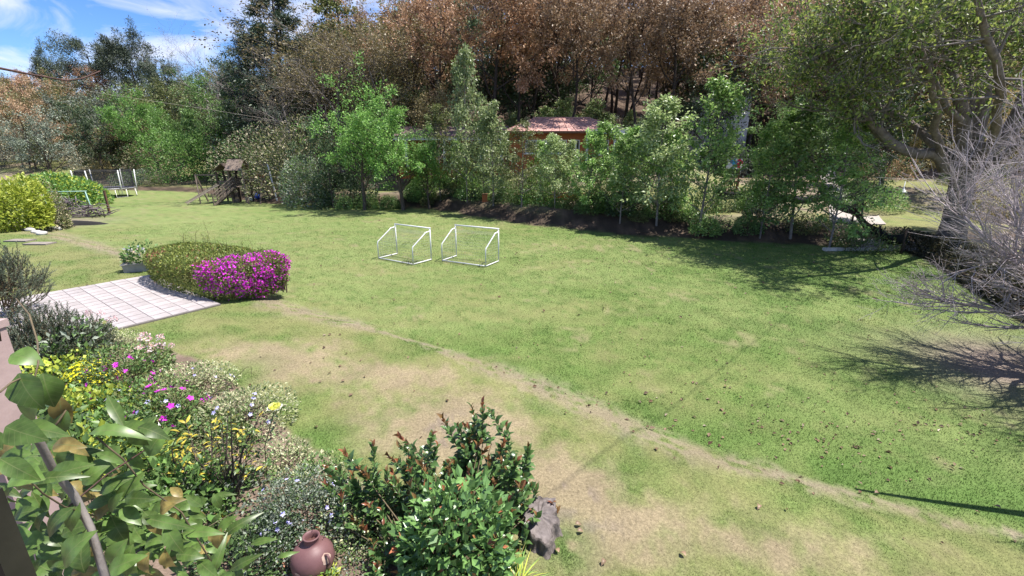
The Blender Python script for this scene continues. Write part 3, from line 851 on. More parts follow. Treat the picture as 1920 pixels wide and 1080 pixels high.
# --- big spreading tree on the right
def big_tree():
    x, y = 19.6, 20.0
    s, t = [], []
    rng = random.Random(5)
    trunk = [(0, 0, -.3), (-.05, 0, 1.2), (-.15, .05, 2.6), (-.2, .1, 3.9)]
    s.append((trunk, [.62, .47, .43, .40], 0))
    limbs = [  # start, points, radius
        ([(-.2, .1, 3.2), (-1.6, -.2, 3.9), (-3.2, -.3, 4.2), (-5.0, -.2, 5.4), (-6.6, -.4, 7.0), (-8.0, -.8, 8.0)], .30),
        ([(-.3, 0, 3.6), (-1.2, -.4, 5.4), (-2.2, -.4, 7.0), (-2.6, -.2, 9.2), (-3.4, 0, 11.5)], .34),
        ([(-.9, -.3, 5.0), (-2.4, -.8, 5.8), (-3.6, -1.0, 7.2), (-5.4, -1.3, 8.6), (-7.0, -1.6, 9.8)], .18),
        ([(0, .2, 3.7), (.1, .3, 6.0), (-.4, .4, 8.5), (-1.0, .3, 11.5), (-1.3, .3, 14)], .36),
        ([(.1, 0, 3.6), (1.0, -.2, 5.6), (1.6, -.3, 8.0), (1.8, -.4, 11)], .28),
        ([(.1, .1, 3.4), (1.6, .3, 5.0), (3.2, .4, 6.6), (4.6, .6, 8.6), (5.6, .8, 10.5)], .28),
        ([(0, .3, 3.5), (.8, 1.4, 5.5), (1.2, 2.6, 8), (1.2, 3.4, 10.5)], .25),
        ([(-.2, .2, 3.4), (-1.4, 1.4, 5.0), (-3.4, 2.2, 6.4), (-5.6, 2.6, 8.0)], .24),
        ([(-.2, -.2, 3.5), (-1.0, -1.6, 4.6), (-2.6, -3.0, 6.0), (-4.6, -4.0, 7.6), (-6.0, -4.6, 9.2)], .24),
        ([(-1.6, -.2, 3.9), (-3.4, -1.6, 5.6), (-5.2, -2.6, 7.2), (-7.0, -3.4, 8.4)], .18),
        ([(-3.2, -.3, 4.2), (-5.4, .6, 5.8), (-6.8, 1.2, 7.4), (-7.8, 1.4, 8.6)], .17),
        ([(.1, -.2, 3.5), (1.0, -1.8, 5.0), (1.2, -3.4, 7.0), (1.0, -4.6, 9.0)], .24),
    ]
    def sub(p, d, Ln, r, lv):
        n = 4
        pts, rs = [p], [r]
        for i in range(n):
            d = unit((d[0] + rng.gauss(0, .2), d[1] + rng.gauss(0, .2), d[2] + rng.gauss(0, .2) + .06))
            p = tuple(p[k] + d[k] * Ln / n for k in range(3)); pts.append(p); rs.append(r * (1 - .7 * (i + 1) / n))
        s.append((pts, rs, lv))
        if lv == 3:
            t.append(pts); return
        for j in range(6 if lv == 1 else 5):
            f = .2 + .8 * (j + rng.random()) / 6
            i = min(int(f * n), n - 1)
            q = pts[i]
            nd = unit((d[0] + rng.gauss(0, .8), d[1] + rng.gauss(0, .8), d[2] + rng.gauss(0, .6)))
            sub(q, nd, Ln * .58, max(rs[i] * .55, .008), lv + 1)
    for pts, r in limbs:
        rs = [r * .85 * (1 - .62 * i / (len(pts) - 1)) for i in range(len(pts))]
        fine, fr = [], []
        for i in range(len(pts) - 1):
            for k in range(3):
                f = k / 3
                fine.append(tuple(pts[i][c] + (pts[i + 1][c] - pts[i][c]) * f + (rng.gauss(0, .07) if k else 0) for c in range(3))); fr.append(rs[i] + (rs[i + 1] - rs[i]) * f)
        fine.append(pts[-1]); fr.append(rs[-1])
        s.append((fine, fr, 0))
        for j in range(13):
            i = min(int(len(fine) * (.5 + .5 * (j + rng.random()) / 13)), len(fine) - 2)
            d = tuple(fine[i + 1][k] - fine[i][k] for k in range(3))
            d = unit(d)
            sub(fine[i], unit((d[0] * .5 + rng.gauss(0, .7), d[1] * .5 + rng.gauss(0, .7), d[2] * .3 + rng.gauss(.2, .5))), rng.uniform(1.9, 3.4), fr[i] * .42, 1)
    o = thing('spreading_tree', 'huge spreading tree with thick grey limbs leaning over the right of the lawn', 'tree', (x, y, h1(x, y)))
    obj('trunk', wood_mesh('trunk', s, M['bark_big'], (12, 6, 4, 3), maxlv=0), o)
    obj('branches', wood_mesh('branches', s, M['bark_grey'], (9, 5, 4, 3), minlv=1), o)
    m = leafmat('spreading_leaf', [(.03, .05, .013), (.065, .10, .024), (.19, .22, .055), (.055, .09, .02)], .45)
    obj('crown', crown_mesh('crown', t, m, 35000, .17, .32, 9, .5), o)
big_tree()

# --- bare twiggy tree on the right, close by
def twig_tree():
    x, y = 10.9, 7.9
    rng = random.Random(8)
    main, fine = Acc(), Acc()
    def br(p, d, Ln, r, lv):
        n = 6 if lv < 2 else 4 if lv < 4 else 3
        pts, rs = [p], [r]
        for i in range(n):
            d = unit((d[0] + rng.gauss(0, .17), d[1] + rng.gauss(0, .17), d[2] + rng.gauss(0, .15) + (.045 if lv else .03)))
            p = tuple(p[k] + d[k] * Ln / n for k in range(3)); pts.append(p); rs.append(max(r * (1 - .72 * (i + 1) / n), .0028))
        (main if lv < 2 else fine).tube(pts, rs, 7 if lv < 2 else 3, caps=False)
        if lv == 4: return
        for j in range((0, 11, 8, 5)[lv] if lv else 0):
            f = .15 + .85 * (j + rng.random()) / 8.5
            i = min(int(f * n), n - 1)
            dd = unit(tuple(pts[i + 1][k] - pts[i][k] for k in range(3)))
            nd = unit((dd[0] + rng.gauss(0, .55), dd[1] + rng.gauss(0, .55), dd[2] + rng.gauss(0, .42)))
            br(pts[i], nd, Ln * (.55 if lv < 3 else .5) * rng.uniform(.7, 1.2), rs[i] * .62, lv + 1)
    main.tube([(0, 0, -.2), (-.05, .02, .55), (-.12, .0, 1.1), (-.1, .02, 1.6)], [.14, .11, .10, .09], 9, caps=False)
    for j in range(19):
        a = 2 * math.pi * j / 19 + rng.uniform(-.2, .2)
        el = rng.uniform(.2, 1.0)
        z = rng.uniform(.8, 1.6)
        br((-.1, .02, z), (math.cos(a) * math.cos(el), math.sin(a) * math.cos(el), math.sin(el)), rng.uniform(2.5, 3.7), .062, 1)
    main.tube([(-.1, 0, 1.8), (-1.4, -2.2, 2.4), (-3.4, -3.35, 2.85), (-5.2, -2.95, 3.15)], [.10, .085, .07, .03], 8, caps=False)  # limb out of view, added to cast a shadow streak on the lawn
    for k in range(5):
        br((-1.4 - k * .5, -2.2 - k * .28, 2.4 + k * .11), unit((rng.gauss(-.3, .5), -.6, .5)), 1.2, .02, 2)
    o = thing('bare_twiggy_tree', 'leafless pale grey twiggy tree reaching in from the right edge', 'tree', (x, y, h1(x, y)))
    obj('trunk', main.mesh('trunk', M['twig_pale'], True), o)
    obj('twigs', fine.mesh('twigs', M['twig_pale'], True), o)
twig_tree()

# ------------------------------------------------------------------ shrubs
def shrub_mesh(seed, rx, ry, rz, n, size, mat, aspect=.55, lumps=9, shell=.55, m2=None, f2=0.0, flat=0.0):
    """lumpy mass of leaves standing on z=0"""
    rng = np.random.default_rng(seed)
    L_ = rng.normal(0, 1, (lumps, 3)); L_ /= np.linalg.norm(L_, axis=1, keepdims=True)
    L_[:, 2] = np.abs(L_[:, 2]) * .9
    amp = rng.uniform(.1, .34, lumps)
    d = rng.normal(0, 1, (n, 3)); d /= np.linalg.norm(d, axis=1, keepdims=True)
    d[:, 2] = np.abs(d[:, 2]) - .12
    d /= np.linalg.norm(d, axis=1, keepdims=True)
    r = .72 + (np.clip(d @ L_.T - .55, 0, 1) * 2.2 * amp).sum(1)
    r = r * (1 - shell * rng.random(n) ** 2.2) + rng.normal(0, .03, n)
    P = d * r[:, None] * np.array((rx, ry, rz))
    P[:, 2] = np.maximum(P[:, 2] + .12 * rz, .02)
    Dd = d + rng.normal(0, .6, (n, 3)) + np.array((0, 0, .15))
    Nn = d * .7 + rng.normal(0, .5, (n, 3)) + np.array((0, 0, .6))
    ln = size * rng.uniform(.6, 1.35, n)
    a = Acc()
    k = rng.random(n) < f2 if m2 is not None else np.zeros(n, bool)
    a.leaves(P[~k], Dd[~k], Nn[~k], ln[~k], ln[~k] * aspect)
    if k.any(): a.leaves(P[k], Dd[k], Nn[k], ln[k], ln[k] * aspect, m=1)
    return a.mesh('foliage', [mat, m2] if m2 is not None else mat)

def stems_mesh(seed, rx, ry, rz, k=9, r=.02, mat=None):
    rng = random.Random(seed)
    a = Acc()
    for i in range(k):
        t = rng.uniform(0, 6.28); q = rng.uniform(.2, .75)
        e = (rx * q * math.cos(t), ry * q * math.sin(t), rz * rng.uniform(.5, .85))
        a.tube([(0.08 * math.cos(t), .08 * math.sin(t), -.1), (e[0] * .4, e[1] * .4, e[2] * .5), e], [r, r * .7, r * .3], 5, caps=False)
    return a.mesh('stems', mat or M['stem'], True)

SHR = {}
def shrub(name, label, x, y, rx, ry, rz, n, size, mat, group=None, cat='shrub', seed=1, z=None, m2=None, f2=0.0, aspect=.55, lumps=9, share=None, rot=None, stems=True):
    key = share or (name, label)
    if key not in SHR:
        SHR[key] = (shrub_mesh(seed, 1.0 if share else rx, 1.0 if share else ry, 1.0 if share else rz, n, size, mat, aspect, lumps, m2=m2, f2=f2), stems_mesh(seed, 1.0 if share else rx, 1.0 if share else ry, 1.0 if share else rz))
    f, s = SHR[key]
    o = thing(name, label, cat, (x, y, (h1(x, y) if z is None else z) - .02), rot if rot is not None else (seed * 1.7 if share else 0), group)
    if share: o.scale = (rx, ry, rz)
    obj('foliage', f, o)
    if stems: obj('stems', s, o)
    return o

def shrub_px(name, label, px, py, wpx, hgt, n, size, mat, seed=1, depth=None, z0=0.0, **k):
    p = G(px, py, z0)
    d = p[1] * CP + (CAM_H - z0) * SP
    r = wpx / 2 * d / F_PX
    return shrub(name, label, p[0], p[1] + r * .7, r * 1.15, (depth or r) * 1.1, hgt, n, size, mat, seed=seed, **k)

# left border shrubs
shrub_px('lime_shrub', 'lime yellow rounded shrub at the left edge of the lawn', 15, 437, 88, 2.1, 5200, .20, M['lime'], 2, z0=.2, aspect=.5)
shrub_px('broad_shrub', 'wide fresh green shrub in front of the trampoline', 85, 388, 108, 2.3, 6500, .24, M['bgreen'], 3, m2=M['lime'], f2=.25)
shrub_px('dry_shrub', 'small brownish grey shrub between the lime and green shrubs', 85, 428, 55, 1.8, 2600, .12, M['olive'], 4, z0=.1, m2=M['beigeleaf'], f2=.4)
shrub_px('leafy_shrub', 'large bright green leafy shrub left of the playhouse', 350, 352, 118, 5.6, 7500, .26, M['bgreen'], 5)
shrub_px('pale_shrub', 'tall pale beige green shrub rising behind the playhouse', 470, 366, 130, 4.8, 8500, .20, M['beigeleaf'], 6, z0=.2, m2=M['mgreen'], f2=.5)
shrub_px('silver_shrub', 'grey green shrub at the right end of the playhouse', 575, 386, 92, 3.4, 7000, .16, M['greyleaf'], 7, z0=.1, m2=M['mgreen'], f2=.45)
shrub_px('arching_shrub', 'speckled pale green shrub behind the grey green shrub', 540, 372, 130, 5.4, 7000, .2, M['olive'], 17, z0=.4, m2=M['beigeleaf'], f2=.35)
shrub_px('dark_shrub', 'dark shaded shrub below the bright green trees', 640, 388, 100, 2.6, 5000, .16, M['dgreen'], 8, z0=.1)
shrub_px('blossom_shrub', 'pale shrub with pinkish beige blossom behind the trampoline', 165, 335, 90, 3.2, 5000, .2, M['beigeleaf'], 9, m2=M['greyleaf'], f2=.4, z0=.6)
shrub_px('round_shrub', 'round dark olive shrub behind the trampoline net', 215, 335, 90, 4.4, 6000, .2, M['olive'], 10, m2=M['dgreen'], f2=.4, z0=.5)
shrub_px('cream_shrub', 'cream blossomed shrub between trampoline and leafy shrub', 265, 340, 80, 3.6, 5000, .2, M['beigeleaf'], 11, m2=M['mgreen'], f2=.4, z0=.4)
shrub_px('mint_shrub', 'low mint green shrub right behind the trampoline', 245, 350, 60, 1.6, 3500, .14, M['greyleaf'], 12, m2=M['bgreen'], f2=.3, z0=.2)
shrub_px('dry_grass_clump', 'dry straw coloured plants along the far lawn edge', 285, 353, 60, 1.2, 2500, .16, M['beigeleaf'], 13, aspect=.2)
shrub_px('grey_thicket', 'grey pink thicket above the wide green shrub', 60, 330, 150, 4.5, 6000, .2, M['greyleaf'], 14, m2=M['beigeleaf'], f2=.5, z0=.8)
shrub_px('yellow_shrub', 'small orange yellow shrub beside the round olive shrub', 185, 338, 30, 2.4, 1800, .14, M['oak_gold'], 15, z0=.6)
# understory shrubs along the row, on the shaded bank
rngU = random.Random(21)
keys = [('bush_a', M['mgreen']), ('bush_b', M['dgreen']), ('bush_c', M['olive']), ('bush_d', M['sapling'])]
UL = ['low green shrub on the shaded bank under the young trees', 'dark low shrub on the shaded bank under the young trees', 'olive low shrub on the shaded bank under the young trees', 'glossy low shrub on the shaded bank under the young trees']
for i in range(64):
    px = 640 + 1000 * (i + rngU.random()) / 64
    py = float(np.interp(px, [640, 826, 925, 1040, 1163, 1312, 1486, 1660], [388, 384, 396, 408, 424, 436, 446, 458]))
    p = G(px, py, .2)
    if px > 1330 and i % 4: continue
    k = rngU.choice((0, 0, 1, 2, 3, 3, 3))
    s = rngU.uniform(.45, .95)
    yy = p[1] + rngU.uniform(-.1, 2.0)
    shrub('low_shrub', UL[k], p[0], yy, s * 1.1, s * 1.0, s * rngU.uniform(.8, 1.3), 1500, .12, keys[k][1], 'low shrubs under the row of young trees', seed=k + 30, share=keys[k][0], rot=rngU.uniform(0, 6))
for i in range(18):
    px = 790 + 760 * (i + rngU.random()) / 18
    py = float(np.interp(px, [640, 826, 925, 1040, 1163, 1312, 1486, 1660], [388, 384, 396, 408, 424, 436, 446, 458]))
    p = G(px, py, .2)
    k = rngU.randrange(4)
    s = rngU.uniform(.5, .95)
    shrub('yard_shrub', ['mid green', 'dark green', 'olive', 'fresh green'][k] + ' rounded shrub in the yard behind the row of young trees', p[0] + rngU.uniform(-.5, .5), p[1] + rngU.uniform(3.0, 6.0), s, s, s * rngU.uniform(1.0, 1.6), 1500, .12, keys[k][1], 'shrubs in the yard behind the young trees', seed=k + 30, share=keys[k][0], rot=rngU.uniform(0, 6))
for i, px in enumerate((850, 905, 1275, 1012, 1072, 1132, 1200)):
    py = float(np.interp(px, [640, 826, 925, 1040, 1163, 1312, 1486, 1660], [388, 381, 394, 405, 421, 432, 440, 458]))
    p = G(px, py, .35)
    tree(['sapling', 'sapling_pale', 'sapling'][i % 3], (i + 1) % 3, p[0], p[1] + rngU.uniform(1.2, 2.6), rngU.uniform(4.0, 5.0), 'slender young tree set back a little behind the front row', 'young trees set back behind the front row', wide=rngU.uniform(1.1, 1.5))
for i in range(12):
    s_ = rngU.uniform(.8, 1.3); k = rngU.randrange(4)
    shrub('house_shrub', ['mid green', 'dark green', 'olive', 'fresh green'][k] + ' shrub growing against the orange house front', -9.0 + 21 * (i + rngU.random()) / 12, rngU.uniform(35.0, 37.0), s_ * 1.1, s_, s_ * rngU.uniform(1.0, 1.5), 1500, .12, keys[k][1], 'shrubs against the orange house', seed=k + 30, share=keys[k][0], rot=rngU.uniform(0, 6))
# bushes in the forest's understory
for i in range(60):
    yy = rngU.uniform(44, 60)
    xx = rngU.uniform(-12, 1.15 * yy)
    k = rngU.randrange(3)
    s = rngU.uniform(.8, 2.0)
    shrub('undergrowth_bush', ['dark green bush', 'olive bush', 'pale green bush'][k] + ' in the undergrowth at the foot of the forest', xx, yy, s * 1.1, s, s * rngU.uniform(.9, 1.5), 1500, .12, [M['dgreen'], M['olive'], M['greyleaf']][k], 'bushes at the foot of the forest', seed=k + 50, share='under%d' % k, rot=rngU.uniform(0, 6))
for k, (px, yy, s_) in enumerate(((1345, 45.2, 1.7), (1382, 44.6, 1.9), (1410, 45.4, 1.6))):
    q = D(px, 250, yy)
    shrub('undergrowth_bush', ['olive bush', 'pale green bush', 'dark green bush'][k] + ' growing in front of the white hut', q[0], yy, s_, s_, s_ * 1.35, 1500, .12, M['olive'], 'bushes before the white hut', share='under%d' % [1, 2, 0][k], seed=50, rot=k * 2.0)
# beyond the sagging mesh, right
shrub_px('spreading_shrub', 'bright green shrub beside the white funnel lamp', 1640, 392, 90, 1.3, 3600, .12, M['bgreen'], 61, z0=.9, m2=M['mgreen'], f2=.4)
shrub_px('reddish_shrub', 'rusty red leaved shrub behind the white funnel lamp', 1672, 345, 75, 1.9, 3000, .13, M['oak_red'], 62, z0=1.6, m2=M['mgreen'], f2=.3)
shrub_px('trailing_shrub', 'straggly olive shrub trailing over the concrete slab', 1650, 440, 110, .8, 2400, .1, M['olive'], 63, z0=.8, m2=M['mgreen'], f2=.4)
for k, (px, py, w, hh, lab) in enumerate([(1770, 345, 90, 2.0, 'dark bush standing behind the thick trunk of spreading tree'), (1850, 370, 100, 2.4, 'dark bush behind the bare twigs near the right edge'), (1900, 400, 90, 2.0, 'brownish bush behind the bare twigs at the right edge')]):
    shrub_px('dark_bush', lab, px, py, w, hh, 3200, .14, M['dgreen'] if k < 2 else M['oak_gold'], 80 + k, z0=1.0, m2=M['olive'], f2=.3)
# dark clipped hedge running along the right border
def border_hedge():
    rng = np.random.default_rng(70)
    P0 = [(17.9, 20.6), (17.3, 17.6), (15.0, 13.4), (13.7, 11.0), (13.6, 7.0), (13.8, 3.0)]
    P0 = np.array(P0)
    n = 16000
    s = rng.random(n) * (len(P0) - 1.001)
    i = s.astype(int); f = (s - i)[:, None]
    c = P0[i] * (1 - f) + P0[i + 1] * f
    t = P0[i + 1] - P0[i]; t /= np.linalg.norm(t, axis=1, keepdims=True)
    nn = np.stack([-t[:, 1], t[:, 0]], 1)
    a = rng.uniform(-.15, math.pi + .15, n)
    rad = 1 - .35 * rng.random(n) ** 2
    bump = .8 + .35 * fbm(c[:, 0], c[:, 1], 1.0, 4)
    off = np.cos(a) * .55 * rad * bump
    z = np.sin(a) * .8 * rad * bump
    XY = c + nn * off[:, None]
    P = np.stack([XY[:, 0], XY[:, 1], H(XY[:, 0], XY[:, 1]) + np.maximum(z, .03)], 1)
    Dd = np.stack([nn[:, 0] * np.cos(a), nn[:, 1] * np.cos(a), np.sin(a)], 1) + rng.normal(0, .6, (n, 3))
    Nn = rng.normal(0, .6, (n, 3)) + np.array((0, 0, .7))
    ln = .11 * rng.uniform(.6, 1.4, n)
    o = thing('border_hedge', 'dark shaggy hedge along the right border under the bare twigs', 'hedge', (0, 0, 0))
    obj('foliage', Acc().leaves(P, Dd, Nn, ln, ln * .5).mesh('foliage', leafmat('border_leaf', [(.012, .014, .008), (.03, .03, .016), (.075, .062, .03), (.02, .024, .012)], .15)), o)
    st = Acc()
    for k in range(60):
        q = k / 60 * (len(P0) - 1.01); i = int(q); f = q - i
        c = P0[i] * (1 - f) + P0[i + 1] * f
        z = h1(c[0], c[1])
        st.tube([(c[0], c[1], z - .1), (c[0] + rng.normal(0, .1), c[1] + rng.normal(0, .1), z + .6)], [.03, .012], 5, caps=False)
    obj('stems', st.mesh('stems', M['bark_dark'], True), o)
border_hedge()

# ------------------------------------------------------------------ two small goals
def goal(label, fl, fr, depth=1.0, hgt=1.28):
    fl, fr = np.array(fl[:2]), np.array(fr[:2])
    w = float(np.linalg.norm(fr - fl))
    rz = math.atan2(fr[1] - fl[1], fr[0] - fl[0])
    o = thing('football_goal', label, 'goal', (fl[0], fl[1], h1(fl[0], fl[1]) + .01), rz, 'white garden football goals')
    r = .026
    # local: x along the mouth, -y to the back (towards the house), z up
    for x in (0, w):
        obj('post', Acc().tube([(x, 0, 0), (x, 0, hgt)], r, 8).mesh('post', M['white_paint'], True), o)
        obj('side_frame', Acc().tube([(x, 0, hgt - .11), (x, -.26, hgt - .14), (x, -.34, hgt - .20), (x, -depth + .03, .70), (x, -depth, .62), (x, -depth, 0.02)], r * .9, 8).mesh('side_frame', M['white_paint'], True), o)
        obj('base_bar', Acc().tube([(x, 0, .03), (x, -depth, .03)], r * .9, 8).mesh('base_bar', M['white_paint'], True), o)
    obj('crossbar', Acc().tube([(-.03, 0, hgt), (w + .03, 0, hgt)], r * 1.08, 8).mesh('crossbar', M['white_paint'], True), o)
    obj('base_bar', Acc().tube([(0, -depth, .03), (w, -depth, .03)], r * .9, 8).mesh('base_bar', M['white_paint'], True), o)
    a = Acc()
    prof = [(0, hgt - .12), (-.32, hgt - .2), (-depth + .01, .64), (-depth + .02, .04)]
    def pr(t):
        t *= 3; i = min(int(t), 2); f = t - i
        return (prof[i][0] + (prof[i + 1][0] - prof[i][0]) * f, prof[i][1] + (prof[i + 1][1] - prof[i][1]) * f)
    nx = int(w / .1)
    for i in range(1, nx):
        x = w * i / nx
        a.tube([(x, *pr(t / 6)) for t in range(7)], .0022, 3, caps=False)
    for j in range(1, 15):
        y, z = pr(j / 15)
        a.tube([(0, y, z), (w / 2, y, z - .03), (w, y, z)], .0022, 3, caps=False)
    for x in (0, w):
        for i in range(1, 8):
            y = -depth * i / 8
            zt = np.interp(-y, [0, .32, depth], [hgt - .12, hgt - .2, .64])
            a.tube([(x, y, .04), (x, y, zt)], .0022, 3, caps=False)
        for z in np.arange(.14, hgt - .16, .1):
            ym = np.interp(z, [.64, hgt - .2, hgt - .12], [depth, .32, 0])
            a.tube([(x, 0, z), (x, -ym, z)], .0022, 3, caps=False)
    obj('net', a.mesh('net', M['net']), o)
    return o
g1 = goal('white tubular garden goal on the left, with a crumpled net at its foot', G(745, 477), G(809, 488))
goal('white tubular garden goal on the right of the pair', G(856, 481), G(935, 491), .98, 1.3)
a = Acc()                                        # bunched net lying in the left goal
rg = random.Random(2)
for k in range(26):
    p = (rg.uniform(1.35, 1.9), rg.uniform(-1.02, -.75), .02)
    a.tube([p, (p[0] + rg.uniform(-.2, .2), p[1] + rg.uniform(-.08, .08), rg.uniform(.04, .13)), (p[0] + rg.uniform(-.3, .3), p[1] + rg.uniform(-.1, .1), .02)], .004, 3, caps=False)
obj('bunched_net', a.mesh('bunched_net', M['net_dark']), g1)

# ------------------------------------------------------------------ hedge with bougainvillea end
HC = np.array((-9.05, 13.4)); HX = np.array((5.9, -3.25)) / math.hypot(5.9, 3.25); HY = np.array((-HX[1], HX[0]))
HL, HW, HH = 2.62, 1.12, 1.02
def hedge_samples(rng, n, inner=.3):
    """points on the skin of a rounded clipped hedge: local u, v, z and outward direction"""
    u = rng.uniform(-1, 1, n)
    p = 4.0
    face = rng.random(n)
    ang = rng.uniform(0, 2 * math.pi, n)
    ca, sa = np.cos(ang), np.sin(ang)
    k = (np.abs(ca) ** p + np.abs(sa) ** p) ** (-1 / p)
    eu, ev = ca * k, sa * k                            # superellipse outline
    top = face < .52
    rr = np.where(top, np.sqrt(rng.random(n)), 1.0)
    # sample the top by area of the real shape
    uu, vv = eu * rr, ev * rr
    zz = np.where(top, 1.0, rng.random(n))
    edge = np.clip((rr - .8) / .2, 0, 1)
    z = np.where(top, 1 - .16 * edge ** 2, zz * .93)
    bulge = np.where(top, 1.0, 1 - .10 * (1 - zz) ** 2 - .06 * np.clip((zz - .75) / .25, 0, 1) ** 2)
    uu *= bulge; vv *= bulge
    width = np.interp(uu, [-1, -.5, .2, 1], [.80, .95, 1.0, .92])
    vv = vv * width
    bow = -.14 * (1 - uu ** 2)
    nu = np.where(top, 0, ca); nv = np.where(top, 0, sa); nz = np.where(top, 1.0, .15)
    dpt = rng.random(n) ** 2 * inner
    X = HC[0] + HX[0] * uu * HL + HY[0] * (vv * HW + bow)
    Y = HC[1] + HX[1] * uu * HL + HY[1] * (vv * HW + bow)
    nx = HX[0] * nu + HY[0] * nv; ny = HX[1] * nu + HY[1] * nv
    lump = (.07 + .035 * sstep(.3, .6, uu)) * (fbm(X * 1.0 + z, Y + z * 1.3, .55, 3) - .5) * 2
    hgt = HH * (1 + .06 * sstep(.3, .9, uu))
    P = np.stack([X + nx * (lump - dpt), Y + ny * (lump - dpt), .27 + z * hgt + nz * (lump - dpt)], 1)
    P[:, 2] = np.maximum(P[:, 2], .3)
    return P, np.stack([nx, ny, nz], 1), uu, vv, z
def build_hedge():
    rng = np.random.default_rng(12)
    n = 34000
    P, nr, u, v, z = hedge_samples(rng, n)
    Dd = nr * .8 + rng.normal(0, .55, (n, 3)) + np.array((0, 0, .25))
    Nn = nr + rng.normal(0, .55, (n, 3))
    ln = .062 * rng.uniform(.6, 1.35, n)
    red = (rng.random(n) < .55 * sstep(.62, .75, fbm(P[:, 0] + P[:, 2], P[:, 1], .8, 6)) * (z > .9)) | (rng.random(n) < .03)
    o = thing('clipped_hedge', 'low clipped green hedge beside the paved patio', 'hedge', (0, 0, 0))
    a = Acc().leaves(P[~red], Dd[~red], Nn[~red], ln[~red], ln[~red] * .55).leaves(P[red], Dd[red], Nn[red], ln[red], ln[red] * .5, m=1)
    obj('foliage', a.mesh('foliage', [M['hedge'], M['hedge_red']]), o)
    s = Acc()
    rg = random.Random(5)
    for k in range(70):
        uu, vv = rg.uniform(-.85, .9), rg.uniform(-.7, .7)
        q = HC + HX * uu * HL + HY * vv * HW
        s.tube([(q[0], q[1], .2), (q[0] + rg.gauss(0, .06), q[1] + rg.gauss(0, .06), .6), (q[0] + rg.gauss(0, .12), q[1] + rg.gauss(0, .12), 1.05)], [.022, .015, .006], 5, caps=False)
    obj('stems', s.mesh('stems', M['stem'], True), o)
    # unclipped shoots above the far edge
    for k in range(26):
        s2 = Acc(); C_, D_ = [], []
        uu = rg.choice([-.95, -.8, -.7, -.62, -.5, -.1, .1, .25, .4]) + rg.uniform(-.05, .05)
        q = HC + HX * uu * HL + HY * rg.uniform(.3, .9) * HW * .9
        hh = rg.uniform(.12, .34) if k else .7
        pts = [(q[0], q[1], .27 + HH * .9), (q[0] + rg.gauss(0, .03), q[1], .27 + HH + hh * .5), (q[0] + rg.gauss(0, .06), q[1], .27 + HH + hh)]
        s2.tube(pts, [.006, .005, .003], 4, caps=False)
        for t in np.linspace(.35, 1, 7):
            C_.append((pts[0][0] + (pts[2][0] - pts[0][0]) * t, q[1], .27 + HH * .9 + (hh + HH * .1) * t)); D_.append((rg.gauss(0, 1), rg.gauss(0, 1), .5))
        nn = len(C_)
        s2.leaves(C_, D_, np.tile((0, 0, 1.0), (nn, 1)) + rng.normal(0, .3, (nn, 3)), .06, .03, m=1)
        obj('shoot', s2.mesh('shoot', [M['stem'], M['hedge']]), o)
    # bougainvillea
    n = 26000
    P, nr, u, v, z = hedge_samples(rng, n, .22)
    side = sstep(.80, 1.04, u - .45 * v + .4 * (fbm(P[:, 0], P[:, 1] + P[:, 2], .9, 2) - .5))
    side = np.maximum(side, sstep(.68, .84, u + .15 * (fbm(P[:, 0] + P[:, 2], P[:, 1], .5, 14) - .5)))
    low = sstep(.12, .5, z + .15 * (u > .97))
    patch = sstep(.38, .50, fbm(P[:, 0] * 1.3 + P[:, 2], P[:, 1] * 1.3 - P[:, 2] * .6, .55, 21))
    keep = rng.random(n) < side * (low * .85 + .12) * (.12 + .88 * patch)
    P, nr = P[keep] + nr[keep] * rng.uniform(-.02, .08, (keep.sum(), 1)), nr[keep]
    n = len(P)
    Dd = nr * .6 + rng.normal(0, .7, (n, 3)); Nn = nr + rng.normal(0, .5, (n, 3))
    ln = .055 * rng.uniform(.7, 1.3, n)
    o2 = thing('bougainvillea', 'magenta bougainvillea in full flower at the end of hedge', 'flowering shrub', (0, 0, 0))
    obj('bracts', Acc().leaves(P, Dd, Nn, ln, ln * .8).mesh('bracts', M['magenta']), o2)
    P, nr, u, v, z = hedge_samples(rng, 9000, .3)
    k = (u > .45) & (rng.random(9000) < .9)
    P, nr = P[k], nr[k]; n = len(P)
    ln = .055 * rng.uniform(.7, 1.3, n)
    obj('foliage', Acc().leaves(P + nr * rng.uniform(0, .1, (n, 1)), nr + rng.normal(0, .6, (n, 3)), nr + rng.normal(0, .5, (n, 3)), ln, ln * .6).mesh('foliage', M['olive']), o2)
    st = Acc()
    for k in range(14):
        q = HC + HX * rg.uniform(.5, .95) * HL + HY * rg.uniform(-.6, .6) * HW
        st.tube([(q[0], q[1], .2), (q[0] + rg.gauss(0, .1), q[1] + rg.gauss(0, .1), 1.1)], [.02, .006], 5, caps=False)
    obj('stems', st.mesh('stems', M['stem'], True), o2)
build_hedge()

